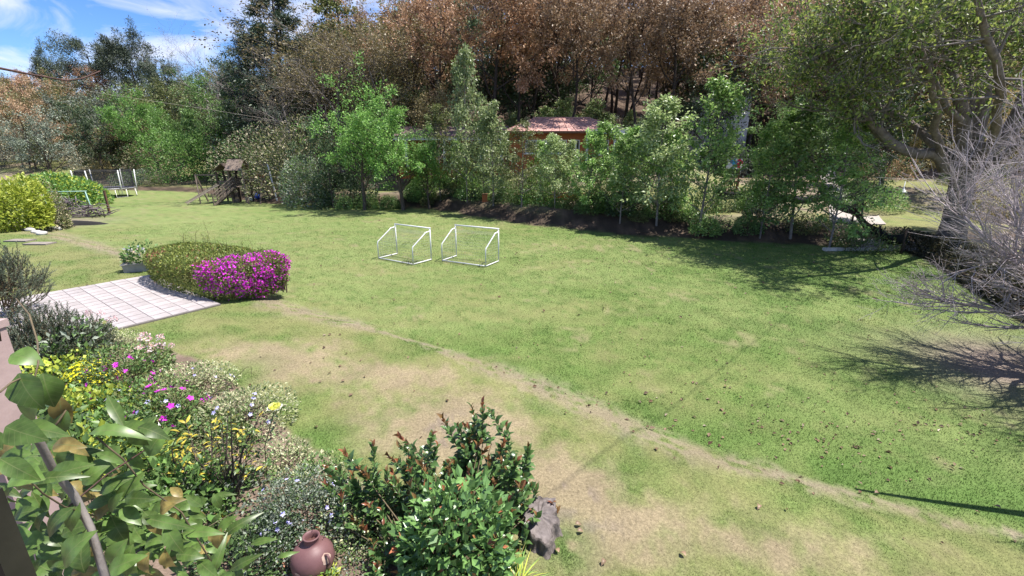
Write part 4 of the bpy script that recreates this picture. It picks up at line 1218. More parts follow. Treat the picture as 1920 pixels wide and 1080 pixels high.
# planter with white flowers at the far end of the hedge
p = G(262, 508, .3)
o = thing('stone_planter', 'small grey stone planter at the far end of the hedge', 'planter', (p[0], p[1], .28), .4)
obj('trough', Acc().box((0, 0, .14), (.75, .34, .28), taper=1.06).box((0, 0, .295), (.86, .42, .035)).mesh('trough', M['terra']), o)
obj('soil', Acc().box((0, 0, .318), (.66, .26, .012)).mesh('soil', M['joint']), o)
o = thing('planter_flowers', 'leafy plant with white and salmon blooms in the stone planter', 'plant', (p[0], p[1], .6))
obj('foliage', shrub_mesh(91, .55, .36, .42, 420, .13, M['mgreen']), o)
rgn = np.random.default_rng(3)
C_ = rgn.uniform((-.4, -.2, .3), (.4, .2, .55), (40, 3))
obj('blooms', Acc().leaves(C_[:26], rgn.normal(0, 1, (26, 3)), rgn.normal(0, 1, (26, 3)) + (0, 0, 1), .09, .07).leaves(C_[26:], rgn.normal(0, 1, (14, 3)), rgn.normal(0, 1, (14, 3)) + (0, 0, 1), .09, .07, m=1).mesh('blooms', [M['whiteflower'], M['pinkflower']]), o)

# ------------------------------------------------------------------ trampoline, swing frame, post, brush piles, stones
def trampoline():
    p = G(206, 369)
    x, y = p[0], p[1]
    R = 2.05
    o = thing('trampoline', 'round trampoline with a grey safety net on white poles', 'trampoline', (x, y, h1(x, y)), .35)
    ring = [(R * math.cos(a), R * math.sin(a), .82) for a in np.linspace(0, 2 * math.pi, 41)]
    obj('frame_ring', Acc().tube(ring, .04, 6, caps=False).mesh('frame_ring', M['steel'], True), o)
    obj('mat', Acc().lathe([(0.01, .80), (R * .82, .80), (R * .82, .785), (0.01, .785)], 40).mesh('mat', M['rubber'], True), o)
    obj('edge_pad', Acc().lathe([(R * .82, .815), (R * .85, .84), (R * 1.0, .86), (R * 1.03, .82), (R * .83, .805)], 40).mesh('edge_pad', surf('pad_grey_blue', (.12, .12, .17), (.08, .08, .11), 3, .6, .05), True), o)
    for k in range(6):
        a = k * math.pi / 3 + .3
        c, s = math.cos(a), math.sin(a)
        obj('net_pole', Acc().tube([(R * 1.05 * c, R * 1.05 * s, .35), (R * 1.06 * c, R * 1.06 * s, 1.2), (R * 1.1 * c, R * 1.1 * s, 2.5)], .042, 7).mesh('net_pole', M['white_paint'], True), o)
        da = .22
        obj('leg', Acc().tube([(R * math.cos(a - da), R * math.sin(a - da), .8), (R * 1.02 * math.cos(a - da), R * 1.02 * math.sin(a - da), .05), (R * 1.02 * math.cos(a + da), R * 1.02 * math.sin(a + da), .05), (R * math.cos(a + da), R * math.sin(a + da), .8)], .028, 6).mesh('leg', M['steel'], True), o)
    net = Acc()
    for a in np.linspace(0, 2 * math.pi, 90)[:-1]:
        c, s = math.cos(a), math.sin(a)
        net.tube([(R * .98 * c, R * .98 * s, .85), (R * 1.0 * c, R * 1.0 * s, 2.4)], .011, 3, caps=False)
    for z in np.arange(.95, 2.45, .1):
        net.tube([(R * .99 * math.cos(a), R * .99 * math.sin(a), z) for a in np.linspace(0, 2 * math.pi, 33)], .011 if z < 2.3 else .03, 3, caps=False)
    obj('safety_net', net.mesh('safety_net', M['net_dark']), o)
    st = Acc()
    for sx in (-.22, .22):
        st.bar((R * .15 + sx, -R * 1.02, .8), (R * .15 + sx, -R * 1.25, .02), .04)
    for z in (.25, .5, .7):
        st.bar((R * .15 - .24, -R * (1.25 - .23 * z / .8), z), (R * .15 + .24, -R * (1.25 - .23 * z / .8), z), .08, .03)
    obj('ladder', st.mesh('ladder', M['steel']), o)
trampoline()

def swing_frame():
    p = G(168, 390)
    o = thing('swing_frame', 'pale green pipe legs of a swing beside the wide shrub', 'swing', (p[0], p[1], h1(p[0], p[1])), .3)
    for x in (0, -2.6):
        for s in (-1, 1):
            obj('leg', Acc().tube([(x + .45 * s, -.7 * s, 0), (x, 0, 1.25)], .035, 7).mesh('leg', M['greenpipe'], True), o)
    obj('top_bar', Acc().tube([(.1, 0, 1.27), (-2.7, 0, 1.27)], .035, 7).mesh('top_bar', M['greenpipe'], True), o)
    obj('seat', Acc().box((-1.3, 0, .5), (.5, .2, .03)).mesh('seat', M['rubber']), o)
    for x in (-1.5, -1.1):
        obj('chain', Acc().tube([(x, 0, .5), (x, 0, 1.25)], .01, 4).mesh('chain', M['steel']), o)
swing_frame()

p = G(206, 401)
o = thing('rusty_post', 'lone rusty metal post standing in the lawn', 'post', (p[0], p[1], h1(p[0], p[1])))
obj('pole', Acc().box((0, 0, .78), (.11, .11, 1.6)).mesh('pole', M['rust']), o)
obj('foot', Acc().box((0, 0, .01), (.24, .24, .05)).mesh('foot', M['rust']), o)
obj('cap', Acc().box((0, 0, 1.59), (.14, .14, .03)).mesh('cap', M['rust']), o)

def brush_pile(label, px, py, w, h, n, seed):
    p = G(px, py)
    rg = random.Random(seed)
    o = thing('brush_pile', label, 'brush pile', (p[0], p[1], h1(p[0], p[1])), group='piles of cut brush')
    for k in range(n):
        x, y = rg.gauss(0, w * .28), rg.gauss(0, .35)
        z = max(.04, h * (1 - (x / w) ** 2) * rg.random())
        a, e, ln = rg.uniform(-.9, .9), rg.uniform(-.5, .6), rg.uniform(.5, 1.2)
        d = (math.cos(a) * math.cos(e) * ln / 2, math.sin(a) * ln / 2, math.sin(e) * ln / 2)
        obj('branch', Acc().tube([(x - d[0], y - d[1], max(.03, z - d[2])), (x + rg.gauss(0, .05), y, z + .03), (x + d[0], y + d[1], max(.03, z + d[2]))], [rg.uniform(.02, .045), .03, .012], 5).mesh('branch', M['brush'], True), o)
brush_pile('larger pile of grey cut brush below the wide green shrub', 122, 404, 2.4, 1.1, 95, 1)
brush_pile('smaller pile of grey cut brush next to the rusty post', 176, 406, 1.5, .75, 60, 2)

p = G(140, 421)  # low black mound added in place of a cast shadow
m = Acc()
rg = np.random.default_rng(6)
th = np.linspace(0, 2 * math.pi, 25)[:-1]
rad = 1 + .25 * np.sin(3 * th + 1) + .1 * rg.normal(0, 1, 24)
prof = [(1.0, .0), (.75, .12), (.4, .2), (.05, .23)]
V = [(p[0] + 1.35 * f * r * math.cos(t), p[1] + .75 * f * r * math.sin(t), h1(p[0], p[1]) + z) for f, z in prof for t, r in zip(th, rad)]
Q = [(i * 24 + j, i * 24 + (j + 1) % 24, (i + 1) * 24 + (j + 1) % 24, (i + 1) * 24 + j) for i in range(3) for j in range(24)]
tag(obj('shadow_heap', m.add(V, Q).mesh('shadow_heap', M['shadow'], True)), 'low black mound standing in for a shadow at the end of the path', 'ash heap')

def rock(name, label, x, y, s, seed, z=None, flat=.5, group=None):
    rg = np.random.default_rng(seed)
    n, mrings = 10, 6
    V = []
    for i in range(mrings + 1):
        ph = math.pi * i / mrings
        for j in range(n):
            t = 2 * math.pi * j / n
            r = s * (1 + .18 * math.sin(2 * t + seed) * math.sin(ph) + .08 * rg.normal())
            V.append((r * math.sin(ph) * math.cos(t), r * .8 * math.sin(ph) * math.sin(t), r * flat * math.cos(ph)))
    Q = [(i * n + j, i * n + (j + 1) % n, (i + 1) * n + (j + 1) % n, (i + 1) * n + j) for i in range(mrings) for j in range(n)]
    o = obj(name, Acc().add(V, Q).mesh(name, M['stone'], True), None, (x, y, (h1(x, y) if z is None else z) + s * flat * .5))
    return tag(o, label, 'stone', group)
for k, (px, py) in enumerate([(42, 428), (50, 431), (57, 433), (64, 436), (71, 437), (78, 440), (82, 436), (95, 419), (103, 420), (109, 421)]):
    q = G(px, py, .3)
    rock('border_stone', 'white painted stone in the short line bordering the left plants' if k < 7 else 'white painted stone beside the black ash heap', q[0], q[1],   .15 + .04 * (k % 3), k, group='white stones along the left border' if k < 7 else 'white stones by the ash heap')
for k, (px, py, w, lab) in enumerate([(75, 458, 1.0, 'pale stepping slab lying in the grass left of the patio'), (38, 452, 1.0, 'pale stepping slab half hidden under the dark juniper')]):
    q = G(px, py, .3)
    tag(obj('stepping_slab', Acc().box((0, 0, 0), (w, .5, .06)).mesh('stepping_slab', surf('weathered_slab', (.26, .225, .195), (.18, .155, .135), 4, .9, .3)), None, (q[0], q[1], h1(q[0], q[1]) + .03)), lab, 'slab')

# ------------------------------------------------------------------ wooden playhouse
def playhouse():
    p = G(453, 381)
    o = thing('playhouse', 'weathered wooden play set with two gabled towers, slide, ramp and swing beams', 'playhouse', (p[0], p[1], h1(p[0], p[1]) - .02), .12)
    k = 1 / 20.5
    def bar(name, a, b, w, mat='wood_old', d=None):
        return obj(name, Acc().bar(a, b, w, d).mesh(name, M[mat]), o)
    def X(px): return (px - 440) * k
    def Z(py): return (381 - py) * k
    # right tower
    for x in (X(427), X(449)):
        for y in (0, 1.3):
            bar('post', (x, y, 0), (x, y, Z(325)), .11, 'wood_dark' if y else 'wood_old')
    for i in range(8):
        bar('deck_board', (X(426), .08 + i * .165, 1.35), (X(450), .08 + i * .165, 1.35), .15, 'wood_old', .03)
    for y in (-.03, 1.33):
        for z in (1.55, 1.75, 1.95):
            bar('rail_board', (X(427), y, z), (X(449), y, z), .03, 'wood_dark', .15)
    ridge_y, ez, rz_ = .65, Z(326), Z(308)
    for side, n in ((0, 8), (1, 8)):
        for i in range(n):
            x = X(424) + (X(450) - X(424)) * (i + .5) / n
            y0 = -.35 if side == 0 else 1.65
            bar('roof_board', (x, y0, ez), (x, ridge_y, rz_), (X(450) - X(424)) / n * .94, 'wood_old', .035)
    bar('ridge_beam', (X(423), ridge_y, rz_ + .03), (X(451), ridge_y, rz_ + .03), .07, 'wood_dark')
    # left tower, smaller, gable to the front
    for x in (X(402), X(424)):
        for y in (.6, 1.8):
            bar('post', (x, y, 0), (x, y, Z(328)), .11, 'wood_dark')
    for i in range(7):
        bar('deck_board', (X(402), .66 + i * .18, 1.25), (X(424), .66 + i * .18, 1.25), .16, 'wood_old', .03)
    for i in range(7):
        y = .35 + 1.75 * (i + .5) / 7
        bar('roof_board', (X(399), y, Z(327)), (X(413), y, Z(315)), .24, 'wood_old', .035)
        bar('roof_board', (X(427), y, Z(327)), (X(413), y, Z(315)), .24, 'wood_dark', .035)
    for z in (1.5, 1.75):
        bar('rail_board', (X(402), .58, z), (X(424), .58, z), .03, 'wood_old', .14)
    for i in range(6):
        bar('baluster', (X(404) + i * .18, 1.85, 1.25), (X(404) + i * .18, 1.85, 2.1), .07, 'wood_old')
    # slide
    sl = Acc()
    a, b = np.array((X(405), .4, 1.5)), np.array((X(361), -.7, .1))
    sl.bar(a, b, .5, .05)
    obj('slide', sl.mesh('slide', M['wood_slide']), o)
    for s in (-.26, .26):
        bar('slide_edge', (a[0], a[1] + s, a[2] + .08), (b[0], b[1] + s, b[2] + .08), .04, 'wood_slide', .13)
    # ramp with rails
    ra, rb = np.array((X(436), -.1, 1.35)), np.array((X(412), -1.3, .05))
    for i in range(9):
        f = (i + .5) / 9
        c = ra + (rb - ra) * f
        bar('tread', c + np.array((-.1, .42, 0)), c + np.array((.1, -.42, 0)), .16, 'wood_old', .04)
    for s in (-.45, .45):
        off = np.array((-.1 * s, s, 0))
        bar('ramp_beam', ra + off, rb + off, .07, 'wood_old', .12)
        for hz in (.35, .6, .85):
            bar('hand_rail', ra + off + np.array((0, 0, hz)), rb + off + np.array((0, 0, hz)), .045, 'wood_old')
        bar('rail_post', rb + off, rb + off + np.array((0, 0, .95)), .07, 'wood_old')
        bar('rail_post', (ra + rb) / 2 + off, (ra + rb) / 2 + off + np.array((0, 0, .95)), .07, 'wood_old')
    # left swing beam
    bar('beam', (X(364), .9, Z(334)), (X(402), .9, Z(334)), .10)
    bar('post', (X(372), .2, 0), (X(365), .9, Z(334)), .09)
    bar('post', (X(370), 1.7, 0), (X(365), .9, Z(334)), .09)
    for x in (X(380), X(390)):
        bar('swing_rope', (x, .9, .55), (x, .9, Z(335)), .03, 'wood_dark')
    bar('swing_seat', (X(379), .9, .55), (X(391), .9, .55), .2, 'wood_dark', .04)
    # balcony on the right with brown board panels
    for i in range(7):
        x = X(450) + (X(481) - X(450)) * (i + .5) / 7
        for z0, z1 in ((1.62, 1.95), (2.02, 2.36)):
            bar('panel_board', (x, .3, z0), (x, .3, z1), .19, 'wood_brown', .03)
    bar('rail_beam', (X(449), .25, 1.99), (X(482), .25, 1.99), .07)
    bar('rail_beam', (X(449), .25, 2.40), (X(482), .25, 2.40), .06)
    # right swing frame
    bar('beam', (X(452), -.3, Z(341)), (X(484), -.3, Z(341)), .10)
    bar('post', (X(481), -.3, Z(341)), (X(478), -.9, 0), .10)
    bar('post', (X(484), -.3, Z(341)), (X(497), .7, 0), .08)
    bar('post', (X(451), -.3, Z(326)), (X(459), -.8, 0), .09)
    bar('post', (X(476), 1.2, 0), (X(474), .9, Z(317)), .09)
    bar('post', (X(497), .3, 0), (X(485), .9, Z(316)), .09, 'steel')
    bar('beam', (X(450), .9, Z(317)), (X(486), .9, Z(317)), .09)
    for x in (X(460), X(465), X(470), X(474)):
        bar('swing_rope', (x, -.3, .6), (x, -.3, Z(342)), .025, 'wood_dark')
    bar('swing_seat', (X(459), -.3, .6), (X(466), -.3, .6), .2, 'wood_dark', .04)
    return p
pp = playhouse()
def ball(name, label, px, py, r, mat, group=None):
    q = G(px, py)
    o = thing(name, label, 'ball', (q[0], q[1], h1(q[0], q[1]) + r), group=group)
    prof = [(max(.001, r * math.sin(t)), -r * math.cos(t)) for t in np.linspace(0, math.pi, 13)]
    obj('shell', Acc().lathe(prof, 18).mesh('shell', mat, True), o)
    seam = [(r * 1.01 * math.cos(t), r * 1.01 * math.sin(t) * .9, r * .4 * math.sin(t)) for t in np.linspace(0, 2 * math.pi, 25)]
    obj('seam', Acc().tube(seam, .006, 3, caps=False).mesh('seam', M['net_dark']), o)
for k, px in enumerate((464, 470, 475.5)):
    ball('play_ball', ['leftmost', 'middle', 'rightmost'][k] + ' of three white balls under the play set', px, 377, .16, M['white_paint'], 'white balls under the play set')
ball('blue_ball', 'blue ball beside the leg of the wooden swing frame', 484, 375.5, .26, M['blue'])
q = G(445, 379.5)
tag(obj('tree_block', Acc().lathe([(.01, 0), (.24, 0), (.22, .2), (.2, .34), (.01, .34)], 12).mesh('tree_block', M['wood_old']), None, (q[0], q[1], h1(q[0], q[1]) - .02)), 'short wooden block standing before the playhouse ramp', 'block')

# ------------------------------------------------------------------ orange house with pink roof
def house():
    Yh = 40.0
    def X(px): return (px - 960) / F_PX * (Yh * CP + .8 * SP) * 1.0
    z0 = 3.0
    o = thing('orange_house', 'orange walled bungalow with a pink hipped roof and white porch', 'house', (0, Yh, z0))
    x0, x1 = X(955), X(1168)
    dp, wh = 6.5, 2.75
    w = Acc()
    def wall(xa, xb, za, zb, y=0.0, t=.2): w.box(((xa + xb) / 2, y + t / 2, (za + zb) / 2), (xb - xa, t, zb - za))
    wins = [(X(985), X(1062), 1.0, 2.1), (X(1072), X(1086), .0, 2.1), (X(1122), X(1140), .9, 2.1)]
    xs = x0
    for a, b, za, zb in wins:
        wall(xs, a, 0, wh)
        if za > 0: wall(a, b, 0, za)
        wall(a, b, zb, wh)
        xs = b
    wall(xs, x1, 0, wh)
    w.box((x0 + .1, dp / 2 + .1, wh / 2), (.2, dp - .2, wh)); w.box((x1 - .1, dp / 2 + .1, wh / 2), (.2, dp - .2, wh)); w.box(((x0 + x1) / 2, dp, wh / 2), (x1 - x0, .2, wh))
    w.box(((x0 + x1) / 2, dp / 2, -.6), (x1 - x0 + .3, dp + .3, 1.2))
    obj('wall', w.mesh('wall', M['orange_wall']), o)
    for i, (a, b, za, zb) in enumerate(wins):
        nm = 'door' if za == 0 else 'window'
        f = Acc()
        for xx in np.linspace(a + .04, b - .04, 3 if nm == 'door' else 2 + int((b - a) / .9)):
            f.box((xx, .08, (za + zb) / 2), (.07, .08, zb - za))
        f.box(((a + b) / 2, .07, zb - .03), (b - a, .08, .07)); f.box(((a + b) / 2, .07, za + .03), (b - a, .08, .07))
        wo = obj(nm, f.mesh(nm, M['white_paint']), o)
        obj('pane', Acc().box(((a + b) / 2, .12, (za + zb) / 2), (b - a - .02, .02, zb - za - .02)).mesh('pane', M['glass']), wo)
        if nm == 'window':
            obj('sill', Acc().box(((a + b) / 2, -.05, za - .04), (b - a + .2, .16, .07)).mesh('sill', M['white_paint']), wo)
    # hipped roof of ribbed sheets
    ov = .55
    e0, e1, ef, eb = x0 - ov, x1 + ov, -ov, dp + ov
    rl, rr, ry, rh = X(1005), X(1112), dp * .5, 1.25
    def quadstrip(name, A, B, Cc, Dd, n):
        A, B, Cc, Dd = map(np.array, (A, B, Cc, Dd))
        for i in range(n):
            f0, f1 = i / n, (i + .97) / n
            P = [A + (B - A) * f0, A + (B - A) * f1, Dd + (Cc - Dd) * f1, Dd + (Cc - Dd) * f0]
            nn = np.cross(P[1] - P[0], P[3] - P[0]); nn /= np.linalg.norm(nn)
            if nn[2] < 0: nn = -nn
            V = P + [q + nn * .03 for q in P] + [P[0] + nn * .07 + (P[1] - P[0]) * .02, P[3] + nn * .07 + (P[2] - P[3]) * .02]
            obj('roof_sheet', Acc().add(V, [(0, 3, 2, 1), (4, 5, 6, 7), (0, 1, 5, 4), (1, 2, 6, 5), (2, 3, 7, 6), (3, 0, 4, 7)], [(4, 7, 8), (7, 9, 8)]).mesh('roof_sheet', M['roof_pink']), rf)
    rf = obj('roof', Acc().box(((rl + rr) / 2, ry, wh + rh + .06), (rr - rl + .2, .22, .07)).mesh('roof', M['roof_pink']), o)
    quadstrip('f', (e0, ef, wh), (e1, ef, wh), (rr, ry, wh + rh), (rl, ry, wh + rh), 16)
    quadstrip('b', (e0, eb, wh), (e1, eb, wh), (rr, ry, wh + rh), (rl, ry, wh + rh), 4)
    quadstrip('l', (e0, eb, wh), (e0, ef, wh), (rl, ry, wh + rh), (rl, ry, wh + rh), 7)
    quadstrip('r', (e1, ef, wh), (e1, eb, wh), (rr, ry, wh + rh), (rr, ry, wh + rh), 7)
    obj('fascia', Acc().box(((e0 + e1) / 2, ef - .02, wh - .08), (e1 - e0, .05, .16)).mesh('fascia', M['wood_brown']), o)
    # white porch frame at the right end
    pz = wh - .25
    for (px, y) in ((1092, -2.2), (1190, -2.2), (1190, .6), (1140, -2.2)):
        obj('porch_post', Acc().box((X(px), y, pz / 2 - .3), (.17, .17, pz + .6)).mesh('porch_post', M['white_paint']), o)
    obj('porch_beam', Acc().box(((X(1090) + X(1192)) / 2, -2.2, pz + .11), (X(1192) - X(1090), .2, .24)).mesh('porch_beam', M['white_paint']), o)
    obj('porch_beam', Acc().box((X(1190), -.65, pz + .112), (.2, 2.88, .236)).mesh('porch_beam', M['white_paint']), o)
    for i in range(8):
        x = X(1094) + (X(1186) - X(1094)) * i / 7
        obj('rafter', Acc().box((x, -.95, pz + .3), (.08, 2.9, .12)).mesh('rafter', M['white_paint']), o)
    obj('side_wall', Acc().box((X(1183), .9, .9), (.9, .18, 2.4)).mesh('side_wall', M['white_wall']), o)
    # left wing with mauve roof
    o2 = thing('garden_wing', 'long low orange annex with a mauve roof and white eaves beam', 'house', (0, Yh + .6, z0 - .1))
    a0, a1 = X(742), X(948)
    w = Acc()
    w.box(((a0 + a1) / 2, 2.2, 1.2), (a1 - a0, .2, 2.4)); w.box((a0 + .1, 3.3, 1.2), (.2, 2.0, 2.4)); w.box((a1 - .1, 3.3, 1.2), (.2, 2.0, 2.4)); w.box(((a0 + a1) / 2, 2.4, -.5), (a1 - a0, 5.0, 1.0))
    obj('wall', w.mesh('wall', M['orange_wall']), o2)
    for px in (760, 832, 900, 940):
        obj('porch_post', Acc().box((X(px), .1, 1.1), (.2, .2, 2.2)).mesh('porch_post', M['white_paint']), o2)
    obj('eaves_beam', Acc().box(((a0 + a1) / 2, .05, 2.33), (a1 - a0 + .4, .24, .3)).mesh('eaves_beam', M['white_paint']), o2)
    rf = obj('roof', Acc().box(((a0 + a1) / 2, 3.0, 3.42), (a1 - a0 + .5, .2, .08)).mesh('roof', M['roof_mauve']), o2)
    for sgn in (0, 1):
        for i in range(14):
            xa = a0 - .2 + (a1 - a0 + .4) * i / 14; xb = xa + (a1 - a0 + .4) / 14 * .97
            y0, y1 = (-.35, 2.98) if sgn == 0 else (5.2, 3.02)
            P = [np.array(q) for q in ((xa, y0, 2.5), (xb, y0, 2.5), (xb, y1, 3.4), (xa, y1, 3.4))]
            V = P + [q + np.array((0, 0, .04)) for q in P]
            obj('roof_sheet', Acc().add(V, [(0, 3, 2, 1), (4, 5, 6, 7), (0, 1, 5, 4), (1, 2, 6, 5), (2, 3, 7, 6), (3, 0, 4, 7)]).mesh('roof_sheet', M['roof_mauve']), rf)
    for px in (800, 870, 915):
        f = obj('window', Acc().box((X(px), 2.06, 1.35), (1.3, .06, 1.1)).mesh('window', M['white_paint']), o2)
        obj('pane', Acc().box((X(px), 2.02, 1.35), (1.15, .05, .95)).mesh('pane', M['glass']), f)
house()

# yard between the row of trees and the house
def low_wall():
    o = thing('orange_low_wall', 'low orange rendered garden wall seen between the young trees', 'wall', (0, 0, 0))
    pts = [G(905, 372, 1.0), G(1010, 374, 1.0), G(1125, 378, 1.0)]
    a, c = Acc(), Acc()
    for (p, q) in zip(pts[:-1], pts[1:]):
        z = min(h1(p[0], p[1]), h1(q[0], q[1])) - .2
        a.bar((p[0], p[1], z + .35), (q[0], q[1], z + .35), .25, .7)
        c.bar((p[0], p[1], z + .735), (q[0], q[1], z + .735), .34, .07)
    obj('masonry', a.mesh('masonry', M['orange_wall']), o)
    obj('coping', c.mesh('coping', M['wood_brown']), o)
low_wall()

def panel():
    p = D(1373, 336, 30.5)
    z = h1(p[0], p[1])
    o = thing('painted_panel', 'white board painted with blue, cyan and red patches, standing in the yard', 'sign', (p[0], p[1], z))
    zc = D(1373, 307, 30.5)[2] - z
    obj('board', Acc().box((0, 0, zc), (1.0, .05, .62)).mesh('board', M['white_paint']), o)
    rg = random.Random(3)
    for k in range(26):
        x, zz = rg.uniform(-.22, .45), rg.uniform(-.26, .26)
        mt = M['red'] if x > .2 else rg.choice([M['blue'], M['cyan'], M['blue']])
        s = rg.uniform(.05, .13)
        V = [(x + s * rg.uniform(.7, 1.2) * math.cos(t), -.030 - .0007 * k, zc + zz + s * rg.uniform(.6, 1.1) * math.sin(t)) for t in np.linspace(0, 6.283, 9)[:-1]]
        V.append((x, -.030 - .0007 * k, zc + zz))
        obj('paint_patch', Acc().add(V, None, [(8, i, (i + 1) % 8) for i in range(8)]).mesh('paint_patch', mt), o)
    for x in (-.42, .42):
        obj('post', Acc().box((x, .05, zc / 2), (.06, .06, zc + .5)).mesh('post', M['wood_brown']), o)
    q = D(1373, 345, 29.0)
    o = thing('slat_bench', 'small brown slatted bench below the painted panel', 'bench', (q[0], q[1], h1(q[0], q[1])))
    for i in range(9):
        obj('slat', Acc().box((-.48 + i * .12, .2, .72), (.06, .03, .55)).mesh('slat', M['wood_brown']), o)
    obj('rail', Acc().box((0, .2, 1.02), (1.1, .05, .06)).mesh('rail', M['wood_brown']), o)
    obj('seat', Acc().box((0, -.05, .42), (1.1, .42, .05)).mesh('seat', M['wood_brown']), o)
    for x in (-.5, .5):
        for y in (-.22, .2):
            obj('leg', Acc().box((x, y, .2), (.06, .06, .46)).mesh('leg', M['wood_brown']), o)
panel()

def sagging_mesh():
    """strip of black shade cloth slung between posts along the bank"""
    pts = [(1335, 392), (1400, 396), (1470, 398), (1545, 392), (1600, 412), (1650, 436), (1700, 444)]
    W = [G(a, b, .75) for a, b in pts]
    o = thing('shade_cloth_fence', 'sagging strip of black shade cloth slung along the bank', 'fence', (0, 0, 0))
    for i, (p, q) in enumerate(zip(W[:-1], W[1:])):
        V, Q = [], []
        n = 8
        for k in range(n + 1):
            f = k / n
            x, y = p[0] + (q[0] - p[0]) * f, p[1] + (q[1] - p[1]) * f
            zt = .95 + h1(p[0], p[1]) * (1 - f) + h1(q[0], q[1]) * f - .22 * 4 * f * (1 - f)
            for (dz, dy) in ((0, 0), (-.2, -.06), (-.42, -.02), (-.42, .012), (-.2, -.03), (0, .03)):
                V.append((x, y + dy, zt + dz))
        for k in range(n):
            for j in range(6):
                j2 = (j + 1) % 6
                Q.append((k * 6 + j, k * 6 + j2, (k + 1) * 6 + j2, (k + 1) * 6 + j))
        obj('cloth', Acc().add(V, Q).mesh('cloth', M['shade'], True), o)
    for p in W:
        z = h1(p[0], p[1])
        obj('post', Acc().tube([(p[0], p[1] + .06, z - .2), (p[0], p[1] + .06, z + 1.05)], .05, 7).mesh('post', M['wood_dark'], True), o)
sagging_mesh()

q = G(1672, 456, .3)
o = thing('concrete_slab', 'pale concrete ramp slab at the corner of the lawn', 'slab', (q[0], q[1] + .4, h1(q[0], q[1] + .4)), -.12)
obj('slab', Acc().box((0, 0, .16), (2.3, .9, .34)).mesh('slab', M['concrete']), o)
obj('lip', Acc().box((0, -.47, .30), (2.36, .06, .1)).mesh('lip', M['concrete']), o)
q = G(1640, 470, 0)
for k in range(9):
    tag(obj('edging_stone', Acc().box((0, 0, .05), (.5 + .1 * (k % 3), .22, .14)).mesh('edging_stone', M['stone']), None, (q[0] - 2.0 + k * .56, q[1] + .02 * (k % 4), 0)), 'flat pale edging stone in the row before the concrete slab', 'stone', 'edging stones before the slab')

# pinkish garden path beyond the cloth, laid of slabs
pathpts = [(1530, 330), (1560, 345), (1572, 362), (1590, 380), (1625, 402), (1640, 425)]
a = Acc(); prev = None; V = []; Q = []
Wp = []
for (px, py) in pathpts:
    g = G(px, py, 1.4)
    for _ in range(6):
        g = G(px, py, h1(g[0], g[1]))
    Wp.append(g)
for i in range(len(Wp) - 1):
    for k in range(6):
        f = k / 6
        x, y = Wp[i][0] + (Wp[i + 1][0] - Wp[i][0]) * f, Wp[i][1] + (Wp[i + 1][1] - Wp[i][1]) * f
        for s in (-.75, -.25, .25, .75):
            V.append((x + s, y + .1 * s, h1(x + s, y + .1 * s) + .05))
nn = len(V) // 4
Q = [(i * 4 + j, i * 4 + j + 1, (i + 1) * 4 + j + 1, (i + 1) * 4 + j) for i in range(nn - 1) for j in range(3)]
structure('path', Acc().add(V, Q).mesh('path', M['concrete'], True))

def funnel_lamp(px, py, top, label, s=1.0):
    g = G(px, py, .9)
    for _ in range(5): g = G(px, py, h1(g[0], g[1]))
    o = thing('garden_lamp', label, 'lamp', (g[0], g[1], h1(g[0], g[1])), group='white garden lamps')
    d = g[1]
    hh = D(px, top, d)[2] - h1(g[0], g[1])
    obj('pole', Acc().tube([(0, 0, -.1), (0, 0, hh)], .022, 6).mesh('pole', M['white_paint'], True), o)
    obj('shade', Acc().lathe([(.03, hh * .62 + .22), (.06, hh * .62 + .1), (.16 * s, hh * .62 - .06), (.19 * s, hh * .62 - .1), (.02, hh * .62 - .04)], 16).mesh('shade', M['white_paint'], True), o)
funnel_lamp(1686, 388, 340, 'white funnel shaped garden lamp on a thin pole by the bright shrub', 1.2)
funnel_lamp(1647, 352, 328, 'slim white garden lamp behind the bright green shrub', .5)

def barrel(px, py, label, s=1.0):
    g = G(px, py, 2.0)
    for _ in range(6): g = G(px, py, h1(g[0], g[1]))
    o = thing('water_barrel', label, 'barrel', (g[0], g[1], h1(g[0], g[1]) - .02), group='blue barrels in the yard')
    mb = surf('barrel_blue', (.16, .24, .62), (.12, .18, .5), 4, .5, .05)
    obj('drum', Acc().lathe([(.01, 0), (.27 * s, 0), (.3 * s, .08), (.3 * s, .34), (.315 * s, .36), (.3 * s, .38), (.3 * s, .62), (.315 * s, .64), (.3 * s, .66), (.29 * s, .92), (.26 * s, .95)], 18).mesh('drum', mb, True), o)
    obj('lid', Acc().lathe([(.27 * s, .95), (.26 * s, .98), (.01, .985)], 18).mesh('lid', mb, True), o)
barrel(1563, 300, 'pale blue water barrel at the top of the pinkish path', 1.1)
barrel(1618, 315, 'smaller pale blue barrel right of the path top', .8)

